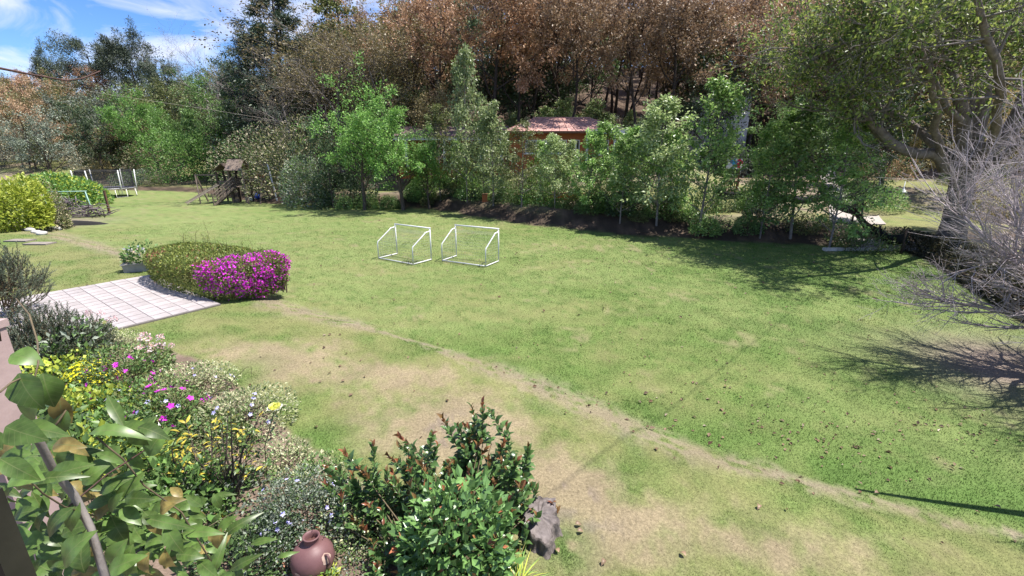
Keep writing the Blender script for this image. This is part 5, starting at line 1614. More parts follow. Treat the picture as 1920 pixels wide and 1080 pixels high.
def hut():
    Y = 47.0
    p = D(1355, 240, Y)
    x0 = D(1310, 240, Y)[0]; x1 = D(1402, 240, Y)[0]
    zb = h1((x0 + x1) / 2, Y) - .4
    zt = D(1355, 176, Y)[2]
    o = thing('white_hut', 'small white walled hut half hidden among the forest trunks', 'hut', ((x0 + x1) / 2, Y, zb))
    w, hh = x1 - x0, zt - zb
    obj('wall', Acc().box((0, 1.2, hh / 2), (w, 2.4, hh)).mesh('wall', M['white_wall']), o)
    obj('roof', Acc().box((0, 1.2, hh + .1), (w + .8, 3.2, .16)).mesh('roof', M['roof_mauve']), o)
    f = obj('door', Acc().box((-w * .15, -.02, 1.05), (.9, .06, 2.0)).mesh('door', M['wood_dark']), o)
    obj('handle', Acc().box((-w * .15 + .35, -.07, 1.05), (.05, .05, .14)).mesh('handle', M['steel']), f)
    f = obj('window', Acc().box((w * .05 + .9, -.02, 1.5), (.8, .06, .8)).mesh('window', M['wood_dark']), o)
    obj('pane', Acc().box((w * .05 + .9, -.06, 1.5), (.66, .03, .66)).mesh('pane', M['glass']), f)
hut()

def yucca(px, py, label, s=1.0):
    g = G(px, py, 1.6)
    for _ in range(5): g = G(px, py, h1(g[0], g[1]))
    rg = random.Random(4)
    o = thing('yucca', label, 'plant', (g[0], g[1], h1(g[0], g[1]) - .05))
    obj('trunk', Acc().tube([(0, 0, 0), (.05, 0, .5 * s), (0, .03, 1.0 * s)], [.12, .09, .08], 8).mesh('trunk', M['bark']), o)
    md = Acc().leaves([(0, 0, 0)], [(0, 1, 0)], [(0, 0, 1)], .8 * s, .07).mesh('leaf', M['greyleaf'])
    for k in range(46):
        a, e = rg.uniform(0, 6.28), rg.uniform(-.3, 1.3)
        d = Vector((math.cos(a) * math.cos(e), math.sin(a) * math.cos(e), math.sin(e)))
        lo = obj('leaf', md, o, (0, 0, 1.0 * s))
        lo.rotation_mode = 'QUATERNION'; lo.rotation_quaternion = d.to_track_quat('Y', 'Z')
yucca(1718, 338, 'spiky grey green yucca behind the funnel lamp')

# ------------------------------------------------------------------ overhead cables
tag(obj('overhead_cable', Acc().tube([D(-80, 132, 13.5), D(0, 143, 16), D(217, 179, 24), D(397, 206, 33), D(640, 246, 46)], [.004, .004, .005, .007, .008], 5).mesh('overhead_cable', M['concrete'])), 'thin pale cable slung across the left hillside', 'cable')
tag(obj('power_cable', Acc().tube([(-9.5, -8.4, 9.3), (-2, -1.0, 8.8), (4.0, 4.9, 8.5), (12.5, 13.3, 8.5), (25, 25.8, 9.6)], .008, 5).mesh('power_cable', M['net_dark'])), 'thin dark wire strung high above the lawn', 'cable')

# ------------------------------------------------------------------ flower bed in the foreground
BZ = .3
def leaf_blade(name, Ln, W, mat, curl=.25, fold=.18, seg=4, tipw=.0, peak=.42):
    """one leaf, base at the origin, tip towards +Y, face up +Z"""
    V, Q = [], []
    for i in range(seg + 1):
        t = i / seg
        w = W / 2 * (math.sin(math.pi * min(1, t / (2 * peak)) ) if t < peak else math.cos(math.pi / 2 * (t - peak) / (1 - peak))) if 0 < t < 1 else W * .02
        z = Ln * (.10 * math.sin(math.pi * t * .8) - curl * t * t)
        y = Ln * t * (1 - .25 * curl * t)
        V += [(-w, y, z + w * fold * 2), (0, y, z), (w, y, z + w * fold * 2)]
    for i in range(seg):
        for j in (0, 1):
            Q.append((i * 3 + j, i * 3 + j + 1, (i + 1) * 3 + j + 1, (i + 1) * 3 + j))
    return Acc().add(V, Q).mesh(name, mat, True)

def orient(o, pos, d, nrm, s=1.0):
    d = Vector(d).normalized(); n = Vector(nrm)
    x = d.cross(n)
    if x.length < 1e-4: x = d.cross(Vector((1, .3, .2)))
    x.normalize(); n = x.cross(d)
    m = Matrix(((x[0], d[0], n[0]), (x[1], d[1], n[1]), (x[2], d[2], n[2])))
    o.rotation_mode = 'QUATERNION'
    o.rotation_quaternion = m.to_quaternion()
    o.location = pos
    o.scale = (s, s, s)

# --- big glossy shrub with red young leaves, front centre
def glossy_shrub():
    rg = random.Random(14)
    base = Vector(G(835, 1085, BZ))
    base.y -= .12
    o = thing('glossy_shrub', 'glossy green shrub with coppery red young leaves, in front of the tree stump', 'shrub', base)
    greens = [leaf_blade('leaf', .118, .064, M['glossy'], c, .12, 5) for c in (.1, .25, .4)]
    reds = [leaf_blade('leaf', .10, .043, M['glossy_red'], c, .25) for c in (.0, .15, .3)]
    todo, stems = [], Acc()
    # shoot tips: pixel, distance from the camera plane
    tips = []
    outline = [(645, 850, 4.0), (680, 880, 4.0), (700, 835, 4.1), (750, 820, 4.1), (735, 900, 3.9), (790, 870, 4.0), (830, 785, 4.2), (860, 800, 4.2), (885, 765, 4.3), (905, 758, 4.3), (918, 770, 4.3), (950, 800, 4.2), (945, 830, 4.1), (990, 838, 4.3), (965, 870, 4.0), (1005, 915, 4.2), (975, 915, 4.0), (925, 905, 3.9), (880, 880, 3.9), (840, 870, 3.8), (805, 905, 3.8), (780, 935, 3.7), (850, 930, 3.6), (905, 950, 3.6), (960, 960, 3.7), (985, 985, 3.7), (690, 945, 3.7), (640, 930, 3.8), (720, 985, 3.6), (790, 1000, 3.4), (860, 1000, 3.3), (930, 1010, 3.4), (750, 1040, 3.3), (820, 1060, 3.2), (900, 1060, 3.2), (960, 1040, 3.4), (700, 1020, 3.5), (620, 885, 4.0), (770, 860, 4.05), (900, 830, 4.1), (870, 840, 4.0), (940, 880, 4.0)]
    for (px, py, Y) in outline:
        tips.append(Vector(D(px, py, Y)))
        for k in range(3 if py < 830 else 6):
            tips.append(Vector(D(px + rg.uniform(-42, 42), py + rg.uniform(12, 85), Y + rg.uniform(-.2, .45))))
    for t in tips:
        t = t - base
        ln = rg.uniform(.34, .62)
        up = Vector((t.x * .3 + rg.gauss(0, .34), rg.gauss(0, .3) - .08, 1.0)).normalized()
        root = t - up * ln
        foot = Vector((rg.gauss(0, .10) + .15 * max(-1, min(1, t.x)), rg.gauss(0, .08), 0))
        stems.tube([foot - Vector((0, 0, .1)), foot * .5 + root * .5 + Vector((0, 0, .08)), root, t], [.009, .007, .005, .0025], 5, caps=False)
        nl = int(ln / .023)
        a0 = rg.uniform(0, 6.28)
        redness = rg.random()
        for k in range(nl):
            f = k / max(1, nl - 1)
            p = root + (t - root) * (f * .98 + .02)
            a = a0 + k * 2.4
            out = Vector((math.cos(a), math.sin(a), 0))
            d = out * (1.0 - .55 * f) + up * (.35 + .7 * f)
            n_ = up * 1.0 - out * .4 + Vector((rg.gauss(0, .25), rg.gauss(0, .25), rg.gauss(0, .2)))
            red = f > (.70 if redness < .5 else .95) and rg.random() < .85
            todo.append((p, d, n_, red, rg.uniform(.8, 1.3) * (1.0 - .2 * f), rg.randrange(3)))
    obj('stems', stems.mesh('stems', M['stem'], True), o)
    cpos = Vector((0, 0, CAM_H)) - base
    todo.sort(key=lambda q: (q[0] - cpos).length - 1.0 * q[0].z * .2)
    rg.shuffle(todo)
    near, rest = todo[:300], todo[300:]
    for (p, d, n_, red, sc, v) in near:
        lo = obj('leaf', (reds if red else greens)[v], o)
        orient(lo, p, d, n_, sc)
    acc = Acc()
    for (p, d, n_, red, sc, v) in rest:
        me = (reds if red else greens)[v]
        co = np.empty(len(me.vertices) * 3); me.vertices.foreach_get('co', co)
        co = co.reshape(-1, 3) * sc
        d = d.normalized(); x = d.cross(n_).normalized(); n2 = x.cross(d)
        Rm = np.array([x, d, n2])
        Q = np.array([list(pl.vertices) for pl in me.polygons])
        acc.add(co @ Rm + np.array(p), Q, m=int(red))
    fo = obj('foliage', acc.mesh('foliage', [M['glossy'], M['glossy_red']], True), o, None, 'stuff')
glossy_shrub()

# --- climbing plant with large leaves at the lower left, close to the camera
def vine():
    rg = random.Random(33)
    base = Vector((D(60, 1080, 1.1)[0], 1.1, 1.2))
    o = thing('climbing_vine', 'climber with big green and yellowing leaves in the lower left corner', 'climbing plant', base)
    big = [leaf_blade('leaf', .17, .075, M['vine'], c, .10, 6) for c in (.1, .3, .5)]
    wide = [leaf_blade('leaf', .15, .105, M['vine'], c, .08, 6, peak=.36) for c in (.2, .4)]
    old = [leaf_blade('leaf', .16, .075, M['vine_yellow'], c, .15, 6) for c in (.3, .6)]
    slim = [leaf_blade('leaf', .19, .048, M['vine'], c, .14, 6) for c in (.2, .6)]
    def put(px, py, Y, ang, pitch, sc, ms, tilt=0.0):
        """ang: direction of the tip in the picture (0 = right, 90 = up), pitch: towards the viewer"""
        a = math.radians(ang)
        R_, U_, B_ = Vector((1, 0, 0)), Vector((0, SP, CP)), Vector((0, -CP, SP))
        d = R_ * math.cos(a) + U_ * math.sin(a) + B_ * pitch
        n_ = B_ * .8 + Vector((.25, 0, .8)) + Vector((rg.gauss(0, .2), rg.gauss(0, .2), tilt))
        lo = obj('leaf', rg.choice(ms), o)
        orient(lo, Vector(D(px, py, Y)) - base, d, n_, sc)
    # dark big leaves of the upper left cluster
    for q in [(70, 735, 1.35, 250, .1, .9, wide), (35, 700, 1.3, 300, 0, .95, wide), (80, 700, 1.4, 285, 0, .9, wide), (112, 740, 1.45, 275, 0, .9, old), (120, 760, 1.45, 260, 0, .85, wide), (20, 665, 1.4, 350, 0, .7, wide),
              (40, 800, 1.25, 355, .1, .8, big), (10, 800, 1.2, 340, 0, .8, wide), (0, 860, 1.1, 330, 0, .7, big), (165, 815, 1.6, 15, .1, 1.2, slim), (100, 835, 1.4, 5, .2, .8, old), (90, 900, 1.3, 25, .1, .95, big), (25, 890, 1.15, 0, .2, .75, wide),
              (60, 905, 1.2, 20, .2, .8, slim), (140, 950, 1.35, 225, .2, .95, big), (150, 940, 1.4, 255, .2, .8, wide), (240, 925, 1.7, 30, .1, .7, big), (215, 935, 1.6, 195, .1, .7, big), (225, 950, 1.6, 330, .2, .8, big), (280, 960, 1.7, 300, .1, .8, old),
              (300, 945, 1.75, 20, .3, .7, old), (330, 945, 1.7, 200, .2, .8, old), (270, 970, 1.6, 350, .1, 1.1, slim), (310, 985, 1.6, 310, .2, .9, big), (340, 1000, 1.65, 5, .1, 1.1, slim), (420, 1005, 1.8, 40, .1, 1.0, slim), (415, 990, 1.8, 260, .1, .8, old),
              (190, 1000, 1.4, 210, .2, 1.1, big), (240, 1010, 1.5, 235, .2, 1.15, big), (250, 1020, 1.5, 260, .2, .9, big), (280, 1035, 1.5, 255, .2, .85, old), (310, 1030, 1.55, 280, .1, .75, old), (330, 1040, 1.6, 5, .2, .8, big), (370, 1050, 1.6, 330, .2, .8, big),
              (400, 1075, 1.65, 70, .1, .9, slim), (430, 1070, 1.7, 30, .1, 1.0, slim), (445, 1060, 1.7, 280, .1, .7, big), (120, 1060, 1.25, 60, .1, 1.0, wide), (160, 1075, 1.3, 100, .1, .9, big), (60, 1000, 1.15, 200, .1, .8, wide), (200, 1075, 1.4, 30, .1, 1.0, big),
              (380, 950, 1.8, 140, .1, .6, big), (400, 925, 1.9, 300, .1, .6, big), (470, 1020, 1.9, 15, .1, .8, slim), (520, 1045, 2.0, 20, .1, .6, slim), (470, 1050, 1.9, 240, .1, .6, slim)]:
        put(*q)
    for k in range(230):
        t = rg.random()
        px = rg.uniform(0, 420); py = rg.uniform(820, 1085)
        if py < 790 + px * .30 or px > 250 and py < 930: continue
        put(px, py, 1.25 + px / 420 * .6 + rg.uniform(0, .5), rg.uniform(-60, 60) + rg.choice([0, 180]), rg.uniform(-.2, .3), rg.uniform(.5, .85), rg.choice([big, big, wide, slim, slim, big, old]))
    for k in range(85):
        px = rg.uniform(20, 280); py = rg.uniform(800, 1085)
        put(px, py, 1.7 + rg.uniform(0, .6), rg.uniform(-70, 70) + rg.choice([0, 180]), rg.uniform(-.2, .3), rg.uniform(.7, 1.15), rg.choice([big, wide, slim]))
    def stem(pts, r, mat='stem'):
        P = [Vector(D(*q)) - base for q in pts]
        obj('stem', Acc().tube([tuple(v) for v in P], r, 6).mesh('stem', M[mat], True), o)
    stem([(50, 800, 1.3), (75, 830, 1.32), (100, 880, 1.35), (140, 930, 1.4), (170, 990, 1.4), (200, 1090, 1.3)], [.010, .012, .012, .013, .013, .014], 'bark_grey')
    stem([(60, 905, 1.25), (80, 925, 1.3), (120, 950, 1.35), (180, 968, 1.45)], .003, 'stem')
    stem([(110, 965, 1.35), (200, 890, 1.5), (270, 845, 1.7)], .003, 'cable_dark')
    stem([(180, 820, 1.6), (230, 860, 1.65), (270, 910, 1.7), (340, 960, 1.75), (400, 1060, 1.7)], .0035, 'stem')
    stem([(95, 810, 1.4), (110, 790, 1.42), (130, 760, 1.45), (100, 735, 1.45)], .004, 'stem')
    stem([(30, 560, 1.7), (55, 590, 1.6), (70, 640, 1.5), (72, 680, 1.4), (60, 730, 1.35)], .003, 'stem')
    stem([(0, 735, 1.2), (20, 718, 1.25), (60, 700, 1.35)], .003, 'stem')
    stem([(350, 1010, 1.65), (440, 960, 1.9), (505, 935, 2.1)], .002, 'stem')
    stem([(-30, 125, 1.6), (0, 128, 1.65), (60, 140, 1.8), (125, 151, 1.9), (155, 147, 1.95), (188, 133, 2.0)], [.004, .004, .0035, .003, .003, .002], 'cable_dark')
    stem([(0, 640, 1.3), (-40, 400, 1.4), (-60, 200, 1.5), (-30, 125, 1.6)], .004, 'cable_dark')
vine()

def frame_post():
    p = D(-22, 960, .62)
    o = thing('window_frame', 'blurred olive window frame upright, darkened for shade, at the lower left corner', 'window frame', (p[0], p[1], 0))
    zt = D(0, 930, .62)[2]
    obj('upright', Acc().box((-.012, 0, (zt + 1.0) / 2), (.05, .04, zt - 1.0)).mesh('upright', M['window_frame']), o)
    obj('blue_edge', Acc().box((-.044, -.008, (zt + .92) / 2), (.012, .035, zt - 1.08)).mesh('blue_edge', M['blue']), o)
    obj('ledge', Acc().box((-.25, .02, 1.0), (.6, .16, .05)).mesh('ledge', M['pink_wall']), o)
    obj('apron', Acc().box((-.25, .05, .5), (.56, .1, .96)).mesh('apron', M['pink_wall']), o)
frame_post()

def pink_pillar():
    Y = 2.9
    p = D(48, 712, Y)
    o = thing('pink_pillar', 'pink rendered wall pillar behind the climber at the left edge', 'pillar', (p[0] - .3, Y - .16, 0))
    zt = D(8, 612, Y)[2]
    obj('shaft', Acc().box((0, 0, zt / 2), (.6, .3, zt)).mesh('shaft', M['pink_wall']), o)
    obj('cap', Acc().box((0, 0, zt + .03), (.62, .34, .05)).mesh('cap', M['pink_wall']), o)
pink_pillar()

# --- junipers with finger like branches
def juniper(label, px, py, w, hh, k, seed):
    rg = random.Random(seed); rn = np.random.default_rng(seed)
    b = G(px, py, BZ)
    o = thing('juniper', label, 'shrub', (b[0], b[1], BZ - .05))
    wood = Acc(); C_, D_, N_ = [], [], []
    for i in range(k):
        a = rg.uniform(0, 6.28); q = rg.random() ** .6
        root = np.array((.15 * math.cos(a), .15 * math.sin(a), rg.uniform(.1, .5) * hh))
        end = np.array((w * q * math.cos(a), w * q * math.sin(a), hh * (1.0 - .55 * q * q) * rg.uniform(.7, 1.05)))
        mid = (root + end) / 2 + np.array((.25 * w * math.cos(a) * q, .25 * w * math.sin(a) * q, -.1 * hh))
        P = [(1 - t) ** 2 * root + 2 * t * (1 - t) * mid + t * t * end for t in np.linspace(0, 1, 8)]
        wood.tube(P, np.linspace(.014, .004, 8), 4, caps=False)
        for f in range(7):                               # side fingers
            j = rg.randrange(3, 8)
            s = P[j]
            d = (P[j] - P[j - 1]); d /= np.linalg.norm(d)
            d = d + rn.normal(0, .42, 3) + np.array((0, 0, .25)); d /= np.linalg.norm(d)
            ln = rg.uniform(.16, .34)
            wood.tube([s, s + d * ln], [.005, .002], 3, caps=False)
            for t in np.linspace(.05, 1, int(ln / .0105)):
                off = rn.normal(0, 1, 3); off -= off @ d * d; off /= np.linalg.norm(off)
                C_.append(s + d * ln * t); D_.append(d * .9 + off * .8); N_.append(off + d * .2)
    obj('branches', wood.mesh('branches', M['stem'], True), o)
    obj('needles', Acc().leaves(C_, D_, N_, .042, .013).mesh('needles', M['needle_blue']), o)
juniper('dark feathery juniper overlapping the near corner of the patio', 95, 690, .85, 1.15, 120, 1)
juniper('dark feathery juniper at the left edge, above the one by the patio', 10, 600, 1.0, 1.9, 150, 2)
juniper('small feathery juniper between patio corner and lime ivy', 150, 680, .5, .6, 60, 3)

# --- leafy bed plants
def bedplant(name, label, px, py, w, hh, n, size, mat, seed, m2=None, f2=0.0, flowers=(), dep=None, aspect=.55, cat='plant'):
    b = G(px, py, BZ)
    o = thing(name, label, cat, (b[0], b[1], BZ - .03))
    dep = dep or w
    obj('foliage', shrub_mesh(seed, w, dep, hh, n, size, mat, aspect, 8, m2=m2, f2=f2), o)
    obj('stems', stems_mesh(seed, w, dep, hh, 12, .008, M['stem']), o)
    rn = np.random.default_rng(seed + 500)
    for (mt, k, fs, part) in flowers:
        d = rn.normal(0, 1, (k, 3)); d[:, 2] = np.abs(d[:, 2]) + .25; d /= np.linalg.norm(d, axis=1, keepdims=True)
        c = d * np.array((w, dep, hh)) * rn.uniform(.8, 1.02, (k, 1)); c[:, 2] += .1 * hh
        one = Acc()
        for q in range(5):
            a = q * 2 * math.pi / 5
            one.leaves([(0, 0, 0)], [(math.cos(a), math.sin(a), .35)], [(0, 0, 1)], fs, fs * .8)
        if k <= 60:
            me = one.mesh('flower', mt)
            for i in range(k):
                fo = obj('flower', me, o)
                orient(fo, c[i], np.cross(d[i], (.3, .9, .2)), d[i], rn.uniform(.8, 1.2))
        else:
            acc = Acc()
            t1 = np.cross(d, (0.3, .9, .2)); t1 /= np.linalg.norm(t1, axis=1, keepdims=True); t2 = np.cross(d, t1)
            for q in range(5):
                a = q * 2 * math.pi / 5
                acc.leaves(c, t1 * math.cos(a) + t2 * math.sin(a) + d * .35, d, fs, fs * .8)
            obj(part, acc.mesh(part, mt), o, None, 'stuff')
    return o
bedplant('golden_ivy', 'mound of lime yellow ivy leaves beside the pink pillar', 150, 800, .75, .55, 1500, .085, M['lime'], 101, m2=M['bgreen'], f2=.3, dep=1.0, aspect=.8)
bedplant('golden_ivy', 'lime yellow ivy spreading under the junipers', 95, 730, .65, .5, 1100, .085, M['lime'], 102, m2=M['mgreen'], f2=.35, aspect=.8)
bedplant('golden_ivy', 'lime ivy patch in front of the dark big leaved climber', 190, 880, .5, .4, 800, .085, M['lime'], 103, m2=M['bgreen'], f2=.3, aspect=.8)
bedplant('grey_foliage_plant', 'loose grey green leafy plant right of the lime ivy', 130, 700, .55, .7, 900, .1, M['mgreen'], 104, m2=M['greyleaf'], f2=.4)
bedplant('yellow_flower_plant', 'green plant covered in small golden yellow flowers', 175, 735, .42, .55, 900, .05, M['mgreen'], 105, flowers=[(M['yellowflower'], 170, .035, 'flowers')])
bedplant('yellow_flower_plant', 'low patch of golden flowers below the taller golden one', 165, 775, .34, .28, 500, .05, M['mgreen'], 106, flowers=[(M['yellowflower'], 120, .035, 'flowers')])
bedplant('cream_groundcover', 'cream variegated ground cover beside the patio corner', 215, 655, .75, .3, 2600, .04, M['paleleaf'], 107, dep=.45)
bedplant('cream_groundcover', 'cream variegated ground cover behind the pink blooms', 250, 690, .6, .28, 2000, .04, M['paleleaf'], 108, dep=.4)
bedplant('purple_flower_shrub', 'dark leafy shrub dotted with purple blossoms below the pink blooms', 240, 740, .62, .72, 2400, .06, M['mgreen'], 109, m2=M['olive'], f2=.3, flowers=[(M['magenta'], 34, .045, 'flowers')])
bedplant('blue_flower_plant', 'dark green plant with sky blue flowers in the middle of bed', 235, 775, .5, .42, 1500, .055, M['glossy'], 110, flowers=[(M['blueflower'], 20, .04, 'flowers')])
bedplant('mixed_flower_shrub', 'leafy shrub with magenta flowers next to the cream variegated shrub', 320, 800, .62, .66, 2600, .055, M['mgreen'], 111, m2=M['olive'], f2=.4, flowers=[(M['magenta'], 24, .05, 'flowers'), (M['blueflower'], 10, .04, 'small_flowers')])
bedplant('dark_leafy_plant', 'dark small leaved plant at the lower edge of the flowering bed', 290, 835, .62, .45, 2600, .05, M['glossy'], 112, m2=M['mgreen'], f2=.4)
bedplant('cream_shrub', 'large cream variegated shrub at the lawn edge beside the yellow rose', 455, 800, .60, .62, 4200, .042, M['paleleaf'], 113, m2=M['mgreen'], f2=.15, flowers=[(M['blueflower'], 8, .035, 'small_flowers')])
bedplant('cream_shrub', 'cream variegated shrub at the lawn edge beyond the rose', 370, 735, .6, .5, 3400, .042, M['paleleaf'], 114, m2=M['mgreen'], f2=.2, flowers=[(M['blueflower'], 12, .035, 'small_flowers')])
bedplant('cream_shrub', 'small cream variegated plant just above the grey shrub', 545, 870, .36, .3, 1400, .04, M['paleleaf'], 115, m2=M['mgreen'], f2=.2)
bedplant('silver_shrub', 'blue grey small leaved shrub behind the clay jar', 560, 985, .52, .58, 5200, .030, M['greyleaf'], 116, m2=M['dgreen'], f2=.45, flowers=[(M['blueflower'], 14, .03, 'flowers')])
bedplant('silver_shrub', 'dark low grey shrub left of the clay jar', 500, 1030, .42, .34, 3000, .03, M['dgreen'], 117, m2=M['greyleaf'], f2=.4, flowers=[(M['blueflower'], 14, .03, 'flowers')])
bedplant('pale_groundcover', 'cream speckled ground cover between jar and glossy shrub', 690, 985, .5, .32, 2400, .035, M['paleleaf'], 118, m2=M['mgreen'], f2=.45)
bedplant('low_groundcover', 'low dull green ground cover round the foot of the jar', 640, 1060, .5, .12, 2000, .03, M['greyleaf'], 119, m2=M['mgreen'], f2=.5)
bedplant('low_groundcover', 'low green ground cover in the gap left of the yellow leaved shrub', 300, 920, .55, .12, 1600, .035, M['mgreen'], 120, m2=M['beigeleaf'], f2=.4)
bedplant('lime_sprout', 'small lime green succulent sprout in front of the jar', 605, 1085, .16, .14, 260, .05, M['lime'], 121, m2=M['bgreen'], f2=.4)

bedplant('leafy_filler', 'dense mid green leaves under the climber at the bottom left', 330, 960, .6, .45, 1500, .09, M['mgreen'], 122, m2=M['bgreen'], f2=.35)
bedplant('leafy_filler', 'dense dark leaves filling the corner below the climber', 180, 960, .7, .7, 1800, .10, M['mgreen'], 123, m2=M['lime'], f2=.2)
bedplant('leafy_filler', 'dark leafy mass beside the pink pillar foot', 60, 880, .8, 1.0, 2000, .10, M['mgreen'], 124, m2=M['dgreen'], f2=.5)
bedplant('leafy_filler', 'tangle of small green leaves at the foot of yellow leaved shrub', 420, 925, .55, .3, 1700, .055, M['mgreen'], 125, m2=M['greyleaf'], f2=.4)
bedplant('leafy_filler', 'green leaves filling the gap between the cream shrubs', 400, 830, .6, .4, 1800, .06, M['mgreen'], 126, m2=M['olive'], f2=.4)
bedplant('leafy_filler', 'mid green leaves between the purple flowers and lime ivy', 215, 830, .6, .5, 1700, .07, M['mgreen'], 127, m2=M['bgreen'], f2=.4)
bedplant('leafy_filler', 'dark leaves at the bottom edge beside the jar', 450, 1060, .5, .35, 1700, .06, M['mgreen'], 128, m2=M['dgreen'], f2=.4)
bedplant('leafy_filler', 'low green leaves along the lawn edge above the jar', 600, 905, .4, .22, 1500, .045, M['mgreen'], 129, m2=M['paleleaf'], f2=.3)
bedplant('leafy_filler', 'dense glossy lower leaves at the foot of the coppery shrub', 850, 1075, .62, .85, 1900, .10, M['glossy'], 141, m2=M['glossy_red'], f2=.05, dep=.4)
# pink blooms: separate flower heads on stalks above rounded leaves
def pink_plant(label, px, py, heads, seed, w=.32):
    b = Vector(G(px, py, BZ))
    o = thing('pink_bloom_plant', label, 'flower', (b[0], b[1], BZ - .03), group='plants with salmon pink flower heads')
    obj('foliage', shrub_mesh(seed, w, w, .34, 420, .085, M['mgreen'], .85, 7, m2=M['olive'], f2=.3), o)
    rn = np.random.default_rng(seed)
    for (hx, hy, r) in heads:
        q = Vector(D(hx, hy, b[1] + rn.uniform(-.1, .1))) - Vector((b[0], b[1], BZ - .03))
        obj('stalk', Acc().tube([(0, 0, .1), (q.x * .6, q.y * .6, q.z * .7), tuple(q)], [.005, .004, .003], 5).mesh('stalk', M['stem_green'], True), o)
        n = 70
        d = rn.normal(0, 1, (n, 3)); d[:, 2] = d[:, 2] * .7 + .25; d /= np.linalg.norm(d, axis=1, keepdims=True)
        c = np.array(q) + d * r * rn.uniform(.5, 1.0, (n, 1))
        obj('flower_head', Acc().leaves(c, d + rn.normal(0, .6, (n, 3)), d + rn.normal(0, .4, (n, 3)), r * .42, r * .36).mesh('flower_head', M['pinkflower']), o)
pink_plant('salmon pink flowers standing out against the pale patio', 185, 640, [(165, 588, .07), (190, 586, .07), (210, 600, .09), (178, 605, .06)], 131)
pink_plant('salmon pink flower heads at the lawn edge below the patio', 290, 690, [(272, 634, .10), (300, 633, .07), (262, 655, .08), (285, 655, .10), (300, 650, .09), (278, 668, .08), (322, 648, .05)], 132, .4)

# --- twiggy shrub with yellow leaves
def yellow_shrub():
    rg = random.Random(41)
    b = Vector(G(430, 935, BZ))
    o = thing('yellow_leaved_shrub', 'twiggy shrub with sparse yellow leaves in the middle of the bed', 'shrub', b)
    ly = [leaf_blade('leaf', .10, .03, M['yellowleaf'], c, .15) for c in (.1, .35)]
    lg = [leaf_blade('leaf', .10, .035, M['vine'], c, .15) for c in (.2, .45)]
    st = Acc()
    cnt = 0
    for i in range(46):
        px, py = rg.gauss(425, 55), rg.uniform(770, 905)
        t = Vector(D(px, py, b.y + rg.uniform(-.2, .4))) - b
        f = Vector((rg.gauss(0, .07), rg.gauss(0, .06), -.05))
        m_ = (t + f) / 2 + Vector((rg.gauss(0, .06), rg.gauss(0, .06), .05))
        r = rg.choice([.016, .007, .006, .005])
        st.tube([tuple(f), tuple(m_), tuple(t)], [r, r * .7, .003], 5, caps=False)
        for k in range(rg.randrange(2, 9)):
            p = m_ + (t - m_) * rg.uniform(.4, 1.0)
            lo = obj('leaf', rg.choice(ly if rg.random() < (.75 if px < 410 else .4) else lg), o)
            a = rg.uniform(0, 6.28)
            orient(lo, p, (math.cos(a), math.sin(a), rg.uniform(-.1, .8)), (rg.gauss(0, .3), rg.gauss(0, .3), 1), rg.uniform(.6, 1.15))
    for k in range(14):                                   # bright yellow tuft at its left tip
        lo = obj('leaf', ly[k % 2], o)
        p = Vector(D(335 + rg.uniform(-8, 10), 810 + k * 6, b.y)) - b
        a = rg.uniform(0, 6.28)
        orient(lo, p, (math.cos(a), math.sin(a) * .5, .5), (0, -.2, 1), 1.1)
    for k in range(14):                                   # and low in front
        lo = obj('leaf', ly[k % 2], o)
        p = Vector(D(415 + rg.uniform(-6, 6), 968, b.y - .25)) - b
        a = k * 2.4
        orient(lo, p, (math.cos(a), math.sin(a), .7), (0, 0, 1), .85)
    obj('stems', st.mesh('stems', M['bark'], True), o)
    st2 = Acc().tube([tuple(Vector(D(x_, y_, b.y)) - b) for x_, y_ in ((360, 905), (345, 880), (325, 865), (322, 840), (335, 810))], [.011, .009, .008, .006, .004], 6)
    obj('side_branch', st2.mesh('side_branch', M['bark'], True), o)
yellow_shrub()

# --- yellow rose
def rose():
    b = Vector(G(500, 905, BZ))
    o = thing('yellow_rose', 'single pale yellow rose on a tall stem at the edge of bed', 'rose', b)
    tip = Vector(D(516, 766, b.y)) - b
    obj('stem', Acc().tube([(0, 0, -.05), (tip.x * .3 - .02, tip.y, tip.z * .5), tuple(tip)], [.007, .006, .005], 6).mesh('stem', M['stem_green'], True), o)
    rg = random.Random(3)
    lf = leaf_blade('leaf', .06, .035, M['glossy'], .25, .1)
    for k in range(14):
        lo = obj('leaf', lf, o); a = k * 2.4
        orient(lo, tip * (.25 + .05 * k), (math.cos(a), math.sin(a), .2), (0, 0, 1), rg.uniform(.7, 1.1))
    bl = obj('blossom', Acc().lathe([(.002, -.012), (.012, -.004), (.016, .012), (.006, .03)], 10, tuple(tip)).mesh('blossom', M['rose'], True), o)
    petals = []
    for ring, (n, r, sc, tilt) in enumerate([(5, .012, .7, 1.25), (6, .022, .85, .95), (7, .03, 1.0, .6), (7, .036, 1.05, .25)]):
        V, Q = [], []
        for i in range(4):
            for j in range(4):
                u, v = (j / 3 - .5), i / 3
                w = .058 * sc * math.sin(.5 + v * 1.9)
                V.append((u * w, .055 * sc * v, .014 * math.sin(math.pi * (u + .5)) * -1 + .012 * v * v))
        for i in range(3):
            for j in range(3):
                Q.append((i * 4 + j, i * 4 + j + 1, (i + 1) * 4 + j + 1, (i + 1) * 4 + j))
        me = Acc().add(V, Q).mesh('petal', M['rose'] if ring < 3 else M['rose_pale'], True)
        for k in range(n):
            a = 2 * math.pi * (k + .5 * (ring % 2)) / n
            lo = obj('petal', me, bl)
            orient(lo, tip + Vector((math.cos(a) * r * .4, math.sin(a) * r * .4, .0)), (math.cos(a) * math.cos(tilt), math.sin(a) * math.cos(tilt), math.sin(tilt)), (-math.cos(a) * math.sin(tilt), -math.sin(a) * math.sin(tilt), math.cos(tilt)), 1.25)
rose()

